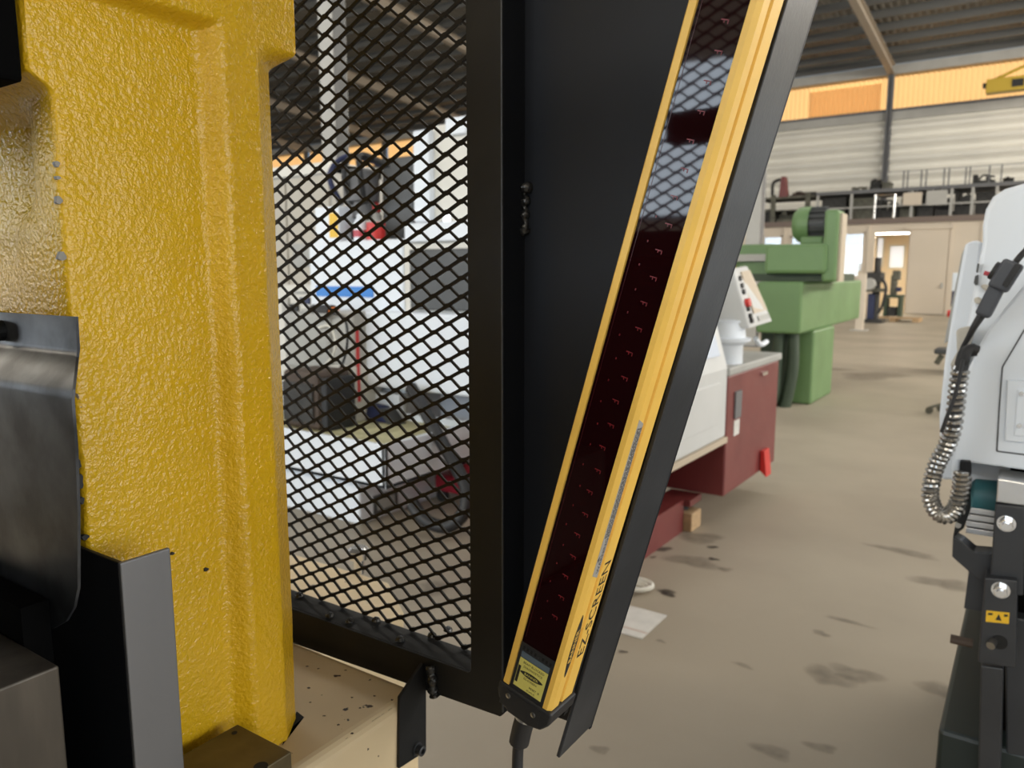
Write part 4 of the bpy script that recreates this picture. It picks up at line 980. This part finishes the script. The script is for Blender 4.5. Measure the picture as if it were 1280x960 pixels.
# ================================================================== FOREGROUND: THE YELLOW PRESS
from mathutils import noise
PR = thing('punch_press', 'yellow cast iron press frame on a chipped cream base', 'press', (-.85, .2, 0))
BX = -.5545; BZ = 1.0753
bed = box(-1.6, -.5, .0, BX, .629, BZ).build('base', 'cream_paint', PR, bevel=.012, seg=4)
def col_profile(z):
    yf = .300 - .016 * sstep(1.684, 1.700, z)
    c = 1 - sstep(1.742, 1.760, z)
    boss = sstep(1.757, 1.769, z)
    pts = [(-1.05, yf), (-.80, yf), (-.72, yf + .012 * sstep(1.52, 1.58, z) * (1 - sstep(1.66, 1.69, z))), (-.69, yf + .020 * sstep(1.58, 1.62, z) * (1 - sstep(1.665, 1.69, z))),
           (-.665, yf + .006 * sstep(1.58, 1.62, z) * (1 - sstep(1.665, 1.69, z))), (-.645, yf)]
    for k in range(1, 6):
        a = k / 6 * PI / 2; r = .005
        pts.append((-.623 + r * math.sin(a), yf + r * (1 - math.cos(a))))
    y0 = yf + .0055; n = 52
    for k in range(n + 1):
        y = y0 + (.476 - y0) * k / n
        fl = sstep(.422, .4415, y) if y < .4415 else 1.0
        lip = .0012 * math.exp(-((y - .4445) / .002) ** 2)
        pts.append((-.618 + .014 * max(fl, boss) + lip * (1 - boss), y))
    e = Vector((-.6265, .507)).lerp(Vector((-.604, .5215)), 1 - c)
    m1 = Vector((-.6045, .477))
    for k in (.06, .3, .6, .9, 1.0): q = m1.lerp(e, k); pts.append((q.x, q.y))
    pts += [(e.x - .004, e.y + .001), (e.x - .05, e.y + .001), (-1.05, e.y + .001)]
    return pts
zs = [BZ - .004 + (1.66 - BZ) * k / 90 for k in range(91)] + [1.66 + .13 * k / 60 for k in range(1, 61)] + [1.85, 2.0, 2.2]
mb = MB(); m_ = None
for z in zs:
    pf = col_profile(z); m_ = len(pf)
    vs = []
    for i, (x, y) in enumerate(pf):
        w = noise.noise(Vector((x * 30, y * 34, z * 34))) * .0007 + noise.noise(Vector((x * 9, y * 11, z * 8))) * .0010
        vs.append((x + (w if i > 8 else 0), y + (w if i <= 8 else 0), z))
    mb.add(vs, [])
mb.f = [(j * m_ + i, j * m_ + i + 1, (j + 1) * m_ + i + 1, (j + 1) * m_ + i) for j in range(len(zs) - 1) for i in range(m_ - 1)]
mb.f.append(tuple(range(m_))); mb.f.append(tuple((len(zs) - 1) * m_ + i for i in range(m_)))
mb.f += [(j * m_ + m_ - 1, j * m_, (j + 1) * m_, (j + 1) * m_ + m_ - 1) for j in range(len(zs) - 1)]
colm = mb.build('column', 'cast_yellow', PR, smooth=True)
# flaked paint spots along the front corner
for i, (px, py, w, h, m) in enumerate([(72, 205, 3, 5, 'chip_grey'), (73, 222, 3, 3, 'chip_grey'), (74, 250, 4, 7, 'chip_grey'), (78, 320, 5, 8, 'chip_grey'), (98, 580, 4, 9, 'ink'), (101, 602, 4, 14, 'ink'), (103, 626, 3, 7, 'ink'),
                                       (107, 672, 5, 5, 'ink'), (258, 712, 4, 4, 'ink'), (216, 692, 3, 3, 'ink')]):
    c = PX(px, py, -.6165); k = .7 / FPX * 1.0
    pts = [(c.x, c.y + w * k * .8 * math.cos(a) * (1 + .3 * math.sin(3 * a + i)), c.z + h * k * .6 * math.sin(a)) for a in [2 * PI * q / 10 for q in range(10)]]
    MB().prism(pts, (-.004, 0, 0)).build('paint_chip', m, colm)
MB().box(BX, -.48, .15, BX + .008, .40, BZ - .015).box(BX, -.48, BZ - .015, BX + .008, .33, BZ + .04).build('lens_dark_apron', 'guard_black', PR)  # unseen black plate added so the lens mirrors dark instead of cream
# paint flaked off the top of the base
for i, (px, py, w, h) in enumerate([(421, 845, 9, 3), (386, 860, 4, 2), (463, 883, 6, 4), (477, 900, 12, 3.5), (491, 889, 8, 4), (484, 909, 5, 2), (440, 917, 3, 2), (405, 895, 4, 1.5), (423, 906, 3, 1.5), (450, 885, 3, 1.5), (384, 833, 4, 1.5), (444, 928, 3.5, 1.6),
                                    (398, 836, 3, 1.2), (432, 838, 3, 1.2), (468, 870, 3, 1.2), (490, 875, 3, 1.5), (440, 872, 2.5, 1.2), (388, 878, 2.5, 1), (495, 900, 4, 3)]):
    c = PZ(px, py, BZ); rnd = random.Random(i + 40); k = .00085; ca_, sa_ = .75, .66; pts = []
    for q in range(12):
        a = 2 * PI * q / 12; rr = rnd.uniform(.6, 1.25); u = w * k * .6 * rr * math.cos(a); v = h * k * .9 * rr * math.sin(a)
        pts.append((min(c.x + u * ca_ - v * sa_, BX - .001), c.y + u * sa_ + v * ca_, BZ))
    MB().prism(pts, (0, 0, .0004)).build('paint_chip', 'brown', bed)
# dark gap around the foot of the column
g = MB(); gp = [PZ(a, b, BZ) for a, b in ((353, 932), (371, 890), (380, 897), (358, 915))]
g.prism([(p.x, p.y, BZ + .0002) for p in gp], (0, 0, .0006)).build('foot_gap', 'hole', PR)
# black ram housing above the ledge
box(-.95, .10, 1.688, -.6192, .2825, 2.2).build('ram_housing', 'black_void', PR, bevel=.003)
# bent cover plate in front of the column, with its bolt
yu, yl = .2895, .270
def edge(pxs, y): return [PY(a, b, y) for a, b in pxs]
up = edge([(94, 396), (97, 443)], yu); lo_ = [PY(89, 494, yl), PY(94, 560, yl), PY(97, 640, yl), PY(97, 735, yl), PY(92, 760, yl), PY(82, 777, yl), PY(66, 786, yl)]
rows = [(up[0].x, yu, up[0].z), (up[1].x, yu, up[1].z)] + [(q.x, yl, q.z) for q in lo_]
XL = -.82; zu1 = up[1].z; nb = 12
mb = MB(); th = .0022; vs = []
zlist = [up[0].z, up[1].z + .004, up[1].z - .002] + [lo_[0].z + .004, lo_[0].z - .004, lo_[1].z, lo_[2].z, lo_[3].z] + [q.z for q in lo_[4:]]
xr = [up[0].x, up[1].x, up[1].x] + [lo_[0].x, lo_[0].x, lo_[1].x, lo_[2].x, lo_[3].x] + [q.x for q in lo_[4:]]
yy_ = [yu, yu, yu - .0012] + [yl + .0012] + [yl] * 8
for z, x, y in zip(zlist, xr, yy_): vs += [(XL, y, z - (x - XL) * 0.0), (x, y, z), (x, y + th, z), (XL, y + th, z)]
fs = []
for j in range(len(zlist) - 1):
    a = j * 4
    for k in range(4): fs.append((a + k, a + (k + 1) % 4, a + 4 + (k + 1) % 4, a + 4 + k))
fs += [(0, 1, 2, 3), tuple((len(zlist) - 1) * 4 + k for k in range(4))]
mb.add(vs, fs); pl = mb.build('cover_plate', 'blued_steel', PR, smooth=True)
c = PY(3, 413, yu)
MB().cyl(c + Vector((0, .001, 0)), c + Vector((0, -.012, 0)), .0085, n=20).build('bolt', 'guard_black', pl, bevel=.001)
# plain black box filling the space behind the lower steel parts
box(-.95, .2478, BZ, -.6185, .268, 1.30).build('black_backing', 'black_void', PR)

# steel angle standing on the press base
ax = -.56; ac, af = PX(150, 702, ax), PX(213, 687, ax); zt = (ac.z + af.z) / 2
an = thing('steel_angle', 'bright ground steel angle standing against the yellow column', 'steel angle', (ax, ac.y, BZ))
MB().box(ax - .004, ac.y, BZ, ax, af.y, zt).build('side_leg', 'ground_steel', an, bevel=.0012, seg=3)
MB().box(ax - .14, ac.y - .0002, BZ, ax - .003, ac.y + .004, zt).build('shaded_front_leg', 'panel_black', an, bevel=.0012, seg=3)  # black colour on this leg stands in for its unlit side
# squared steel block
bc = PX(74, 832, -.562)
sb = thing('die_block', 'squared raw steel die block with scratched sides on the press base', 'steel block', (-.68, bc.y - .1, BZ))
box(-.80, bc.y - .24, BZ, -.562, bc.y, bc.z).build('block_body', 'raw_steel', sb, bevel=.0016, seg=3)
# drilled plate
pz = 1.125; f0, f1 = PZ(297, 905, pz), PZ(370, 936, pz)
bo = thing('drilled_plate', 'brown oiled steel plate with drilled holes at the foot of the column', 'steel plate', ((f0.x + f1.x) / 2, f0.y - .04, BZ))
py0 = max(af.y + .002, f0.y - .085)
px0, px1 = max(f0.x, ax + .001 if py0 < af.y else -.6165), f1.x
bp = box(f0.x, py0, BZ, f1.x, f0.y, pz).build('plate_body', 'brown_steel', bo, bevel=.001)
for (a, b, r) in ((293, 916, .0026), (326, 958, .0062)):
    c = PZ(a, b, pz); MB().cyl(c + Vector((0, 0, -.002)), c + Vector((0, 0, .0003)), r, n=24).build('drilled_hole', 'hole', bp)

# ================================================================== THE BLACK GUARD
YP = .632; YB = .674
P = lambda a, b, y=YP: PY(a, b, y)
gx0, gx1 = P(585, 400).x, P(628, 400).x
zbot = P(625, 896).z; zlip = P(588, 842).z
GD = thing('mesh_guard', 'black steel guard frame with expanded mesh and a slanting side panel', 'guard', (gx0, YP, zbot))
GL = -.98; GT = 2.12; th = .004
# front frame plate with the rounded inner corner
inner = []
r = .006
for k in range(6):
    a = PI + k / 5 * PI / 2 if False else -PI / 2 + k / 5 * PI / 2
    inner.append((gx0 - r + r * math.cos(a), zlip + r + r * math.sin(a)))
mb = MB()
poly = [(GL, zbot - .017), (gx1 - .004, zbot), (gx1, zbot + .004), (gx1, GT), (gx0, GT)] + [(x, z) for x, z in reversed(inner)] + [(GL, zlip)]
mb.prism([(x, YP, z) for x, z in poly], (0, th, 0)); mb.build('front_frame', 'guard_black', GD, bevel=.0008)
box(gx1 - th, YP + .001, zbot + .004, gx1 - .0003, YB, GT).build('post_side', 'panel_black', GD)
MB().cyl((gx1 - .0012, YP + .0012, zbot + .006), (gx1 - .0012, YP + .0012, GT), .0014, n=10).build('corner_highlight', 'flange_grey', GD, smooth=True)  # lighter bead paints the highlight along the rounded post corner
box(GL, YP + th, zlip - th, gx0, YB, zlip).build('bottom_ledge', 'guard_black', GD)
box(gx0, YP + th, zlip, gx0 + th, YB, GT).build('post_inner', 'flange_grey', GD)
box(GL, YP, GT - .04, gx0, YP + th, GT).build('top_rail', 'guard_black', GD)
box(GL - .04, YP, zbot, GL, YP + th, GT).build('rear_post', 'guard_black', GD)

def expanded(x0, x1, z0, z1, y, LW, SW, ph=(0, 0)):
    mb = MB()
    nx = int((x1 - x0) / LW) + 2; nz = int((z1 - z0) / (SW / 2)) + 2
    def bar(a, b, w, d):
        A, B = Vector((a[0], y, a[1])), Vector((b[0], y, b[1])); dd = (B - A).normalized(); nr = Vector((-dd.z, 0, dd.x)) * w / 2
        mb.prism([A - nr, B - nr, B + nr, A + nr], (0, d, 0))
    for j in range(nz):
        for i in range(-1, nx):
            X = x0 + (i + .5 * (j % 2)) * LW + ph[0]; Z = z0 + j * SW / 2 + ph[1]
            ins = lambda q: x0 - .001 <= q[0] <= x1 + .001 and z0 - .001 <= q[1] <= z1 + .001
            a, b = (X, Z), (X + LW / 2, Z + SW / 2)
            if ins(a) or ins(b): bar(a, b, .0037, .0026)
            b = (X - LW / 2, Z + SW / 2)
            if ins(a) or ins(b):
                m1 = (X - LW * .105, Z + SW * .02); m2 = (X - LW * .395, Z + SW * .48)
                bar(a, m1, .0034, .0024); bar(m1, m2, .0027, .0024); bar(m2, b, .0034, .0024)
    n8 = 8; fl_ = []
    for j in range(nz):
        for i in range(-1, nx):
            X = x0 + (i + .5 * (j % 2)) * LW + ph[0]; Z = z0 + j * SW / 2 + ph[1]
            if x0 < X < x1 and z0 < Z < z1:
                pts = []
                for k in range(n8):
                    a = 2 * PI * k / n8; u, v = .0058 * math.cos(a), .0027 * math.sin(a)
                    pts.append((X + u * .97 - v * .24, y - .0004, Z + u * .24 + v * .97))
                mb.prism(pts, (0, .0034, 0))
    return mb
expanded(GL, gx0 + .004, zlip, GT, YB - .004, .0405, .0204, (.012, .004)).build('expanded_mesh', 'mesh_black', GD)
# small weld blobs where the mesh is tacked to the ledge
for i, (a, b) in enumerate([(374, 745), (412, 770), (437, 777), (470, 776), (500, 800), (540, 795), (560, 788)]):
    c = PZ(a, b, zlip + .002)
    MB().lathe(c, (0, 0, 1), [(0, .006), (.003, .005), (.005, .002)], 8).build('tack_weld', 'weld', GD, smooth=True)

# slanting side panel and its flange
YN = .607; YW = .676
nb0, nt0 = PY(699, 948, YN), PY(985, 0, YN)
dirF = (nt0 - nb0).normalized()
def fl(z): t = (z - nb0.z) / dirF.z; return nb0.x + dirF.x * t
flt = nb0 + dirF * ((GT - nb0.z) / dirF.z)
zpan = P(660, 880, YW).z
MB().prism([(gx1, YW - .004, zpan), (fl(zpan), YW - .004, zpan), (fl(GT), YW - .004, GT), (gx1, YW - .004, GT)], (0, .004, 0)).build('side_panel', 'panel_black', GD)
fdx = Vector((math.cos(math.atan2(dirF.x, dirF.z)), 0, -math.sin(math.atan2(dirF.x, dirF.z)))) * .004
MB().prism([nb0 - fdx, nb0, flt, flt - fdx], (0, YW - YN, 0)).build('flange', 'flange_grey', GD, bevel=.0009, seg=3)
# weld bead on the seam between the post and the panel
wb_ = PY(659, 262, YW - .006); mb = MB()
pts = []
for k in range(15):
    z = wb_.z + (7 - k) * .0036
    pts.append((gx1 + .002 + .0012 * math.sin(k * 1.9), YW - .006, z))
mb.tube(pts, lambda t: .0042 + .0014 * math.sin(t * 23) + (.002 if t < .15 or t > .88 else 0), n=10, smooth=3).build('weld_bead', 'weld', GD, smooth=True)
wb2 = PY(541, 850, YP - .002)
MB().tube([(wb2.x - .004, YP - .001, wb2.z + .016), (wb2.x, YP - .003, wb2.z + .004), (wb2.x + .001, YP - .003, wb2.z - .01), (wb2.x + .002, YP - .001, wb2.z - .018)], lambda t: .006 + .0012 * math.sin(t * 20), n=10).build('weld_bead', 'weld', GD, smooth=True)
# bracket bolted to the press base
bxp = -.5502
a, b, c, d, e = PX(499, 961, bxp), PX(533, 939, bxp), PX(533, 836, bxp), PX(529, 829, bxp), PX(500, 872, bxp)
brk = MB().prism([a, b, c, d, e], (-.0042, 0, 0)).build('base_bracket', 'guard_black', GD, bevel=.0008)
c = PX(521, 936, bxp)
MB().cyl(c, c + Vector((.0018, 0, 0)), .0078, n=20).build('washer', 'post_black', brk)
MB().lathe(c + Vector((.0018, 0, 0)), (1, 0, 0), [(0, .0058), (.007, .0058), (.0076, .005), (.0076, .0032), (.003, .003)], 20).build('socket_screw', 'post_black', brk, smooth=True)
MB().cyl(c + Vector((.0045, 0, 0)), c + Vector((.0049, 0, 0)), .0031, n=6).build('socket', 'hole', brk)

# the opposite mesh guard of the press, standing beside the photographer (seen mirrored in the lens)
G2 = thing('front_mesh_guard', 'second black mesh guard mirrored in the dark red sensor lens', 'guard', (-.75, -.08, 0))
expanded(-1.2, -.34, 1.62, 2.1, -.085, .0405, .0204).build('expanded_mesh', 'mesh_black', G2)
MB().box(-1.24, -.1, 0, -1.2, -.06, 2.14).build('post', 'guard_black', G2)
MB().box(-.34, -.1, 0, -.30, -.06, 2.14).build('post', 'guard_black', G2)
MB().box(-1.2, -.1, 1.58, -.34, -.06, 1.62).build('rail', 'guard_black', G2)
box(-1.2, -.085, 1.0, -.34, -.081, 1.58).build('lens_dark_sheet', 'panel_black', G2)  # unseen sheet added to darken the lens reflection below the mesh
box(-.55, -.085, .25, -.34, -.081, 1.0).build('lens_dark_sheet', 'panel_black', G2)  # second added sheet, carries the dark reflection further down
box(-.50, -.1, 1.755, -.34, -.06, 1.80).build('latch_plate', 'guard_black', G2)
MB().box(-1.2, -.1, 2.1, -.34, -.06, 2.14).build('rail', 'guard_black', G2)

# ================================================================== THE LIGHT CURTAIN
L0, L1, T0, T1 = PY(627, 855, .55), PY(688, 889, .55), PY(862, 0, .55), PY(951, 0, .55)
bm, tm = (L0 + L1) / 2, (T0 + T1) / 2
ang = math.atan2(tm.x - bm.x, tm.z - bm.z)
LC = thing('light_curtain', 'yellow safety light curtain bar with a long dark red lens', 'light curtain', bm, (0, ang, 0))
HW = .0268; LEN = .86
def lb_(mb, name, m, parent=LC, **k): return mb.build(name, m, parent, local=True, **k)
prof = [(-HW, .0012), (-HW + .0012, 0), (-.0200, 0), (-.0196, .0045), (.0182, .0045), (.0186, 0), (HW - .0035, 0), (HW, .0035), (HW, .0150), (HW - .0022, .0162), (HW - .0022, .0205), (HW, .0215), (HW, .0400), (HW - .002, .042), (-HW + .002, .042), (-HW, .040)]
hous = lb_(MB().prism([(x, y, .001) for x, y in prof], (0, 0, LEN)), 'housing', 'lc_yellow')
lens = lb_(MB().box(-.0194, .0018, .0495, .0180, .0045, LEN - .03), 'lens', 'lens_red')
for x in (-.0168,): lb_(MB().box(x - .0002, .0016, .055, x + .0002, .0018, LEN - .04), 'lens_line', 'lens_rim', lens)
mk = lb_(MB().box(.002, .0015, 0, .0068, .0018, .0008).box(.0072, .0015, -.0022, .0078, .0018, .0008).box(.0042, .0015, -.0016, .0048, .0018, .0), 'beam_mark', 'lens_mark', lens)
mk.location = (0, 0, .09)
for k in range(1, 36):
    c = mk.copy(); COL.objects.link(c); c.parent = lens; c.location = ((.0008 if k % 2 else -.001), 0, .09 + k * .0205)
mk2 = lb_(MB().box(-.0075, .0016, 0, -.0067, .0018, .0016), 'beam_dot', 'lens_mark', lens); mk2.location = (0, 0, .08)
for k in range(1, 20):
    c = mk2.copy(); COL.objects.link(c); c.parent = lens; c.location = (.0015 * math.sin(k * 2.1), 0, .08 + k * .019)
# display module
bz_ = lb_(MB().box(-.0194, .0010, .0, .0180, .0045, .0494), 'bezel', 'plastic_black', bevel=.0004)
lb_(MB().box(-.0160, .0006, .0352, .0148, .0010, .0412), 'display', 'lcd', bz_)
plate = lb_(MB().box(-.0160, .0006, .0045, .0148, .0010, .0346), 'label', 'label_yellow', bz_)
lb_(MB().box(-.0155, .0004, .009, -.0128, .0006, .0265), 'barcode_strip', 'ink', plate)
FR = Matrix(((1, 0, 0, 0), (0, 0, 1, 0), (0, 1, 0, 0), (0, 0, 0, 1)))   # text plane -> local XZ facing -Y
FR = Matrix.Rotation(PI / 2, 4, 'X')
def ftext(s, size, x, z, m='ink', parent=plate, y=.0004, sx=1.0): return text_mesh(s, size, 'lettering', m, parent, Matrix.Translation((x, y, z)) @ FR, .00004, sx=sx)
def oval(c, rx, rz, plane, name, m, parent, off):
    pts = []
    for k in range(40):
        a = 2 * PI * k / 40; ca, sa = math.cos(a), math.sin(a)
        u = rx * ca; v = rz * sa * (1 - .35 * abs(ca) ** 3)
        pts.append((c[0] + u, off, c[1] + v) if plane == 'f' else (off, c[0] + v, c[1] + u))
    return lb_(MB().prism(pts, (0, .0002, 0) if plane == 'f' else (-.0002, 0, 0)), name, m, parent)
ftext('BEAM BLOCKED', .0032, 0, .0315); ftext('DIAGNOSTICS', .0032, 0, .0275)
oval((.0, .0215), .0125, .0027, 'f', 'brand_oval', 'ink', plate, .0003)
ftext('BANNER', .0034, 0, .0215, 'label_yellow', y=.0001, sx=1.15); ftext('EZ-SCREEN', .0029, .0, .0165); ftext('RESET  B', .0030, .006, .0105); ftext('STATUS', .0026, .003, .0066)
for k in range(8):
    x = -.015 + k * .0042
    lb_(MB().box(x - .0011, .0006, .0432, x + .0011, .0010, .0462), 'indicator', 'hole' if k not in (4,) else 'chrome', bz_)
# side lettering and labels (on the face turned to the aisle)
SD = Matrix(((0, 0, 1, 0), (0, -1, 0, 0), (1, 0, 0, 0), (0, 0, 0, 1)))
def stext(s, size, y, z, m='ink', parent=hous, off=.0002, sx=1.0): return text_mesh(s, size, 'lettering', m, parent, Matrix.Translation((HW + off, y, z)) @ SD, .00004, sx=sx)
oval((.0093, .068), .033, .0048, 's', 'brand_oval', 'ink', hous, HW + .0003)
stext('BANNER', .0078, .0093, .068, 'lc_yellow', off=.0004, sx=1.15)
stext('EZ-SCREEN', .017, .0308, .098, sx=1.2)
wl2 = lb_(MB().prism([(HW + .0003, .0042, .142), (HW + .0003, .0148, .137), (HW + .0003, .0148, .282), (HW + .0003, .0042, .287)], (-.0003, 0, 0)), 'warning_label', 'label_grey', hous)
stext('WARNING', .0062, .0115, .160, parent=wl2, off=.0004, sx=1.15)
tri = lb_(MB().prism([(HW + .0004, .0075, .154), (HW + .0004, .0075, .161), (HW + .0004, .0048, .1575)], (-.0001, 0, 0)), 'warning_mark', 'ink', wl2)
mb = MB()
for row in range(5):
    z = .178
    rnd = random.Random(row)
    while z < .278:
        w = rnd.uniform(.0015, .006)
        mb.box(HW + .0003, .0058 + row * .0018, z, HW + .0004, .0067 + row * .0018, min(z + w, .279)); z += w + .0009
lb_(mb, 'small_print', 'ink', wl2)
# end cap with screws and the mounting bracket
cap = []
for x, z in ((-HW - .003, .0005), (HW + .003, .0005), (HW + .003, -.012), (HW - .004, -.0215), (HW - .016, -.0255), (-HW + .014, -.0255), (-HW + .001, -.017), (-HW - .003, -.009)):
    cap.append((x, -.0012, z))
cp = lb_(MB().prism(cap, (0, .046, 0)), 'end_cap', 'plastic_black', bevel=.0022, seg=3)
for x, z in ((-.0165, -.0085), (.0125, -.0105)):
    lb_(MB().lathe((x, -.0012, z), (0, -1, 0), [(0, .0026), (.0006, .0026), (.0010, .0016)], 14), 'screw', 'screw', cp, smooth=True)
lb_(MB().box(-.024, -.0016, -.0205, .0195, -.0012, -.0030), 'cap_plate', 'plastic_black', cp, bevel=.0002)
lb_(MB().box(-.030, .044, -.03, .024, .052, .05).box(-.012, .05, -.01, .006, .0655 + .0, .03), 'mount_bracket', 'guard_black')
lb_(MB().box(-.020, .042, .55, .020, .1215, .60), 'mount_bracket', 'guard_black')
tc_ = lb_(MB().box(-HW - .002, -.001, LEN, HW + .002, .044, LEN + .03), 'top_cap', 'plastic_black', bevel=.002)
# connector and cable (world space: hangs straight down)
RT = Matrix.Rotation(ang, 3, 'Y')
def lw(x, y, z): return bm + RT @ Vector((x, y, z))
k0 = lw(-.003, .020, -.0255)
cb_ = thing('sensor_cable', 'black sensor cable with a bright threaded connector under the light curtain', 'cable', k0)
kd = (RT @ Vector((0, 0, -1)))
MB().lathe(k0, kd, [(-.002, .0105), (.002, .0115), (.003, .0103), (.004, .0115), (.005, .0103), (.006, .0115), (.010, .0115), (.0105, .009)], 22).build('connector_ring', 'alu', cb_)
q = k0 + kd * .009
MB().tube([q, q + kd * .02, q + kd * .035 + Vector((.0, 0, -.012)), q + kd * .04 + Vector((.004, 0, -.06)), q + Vector((.0, .02, -.3)), q + Vector((-.02, .06, -.8)), (q.x - .05, q.y + .1, .006), (q.x - .3, q.y + .2, .006)],
          lambda t: .0098 if t < .22 else .0055, n=14).build('cable', 'rubber', cb_, smooth=True)
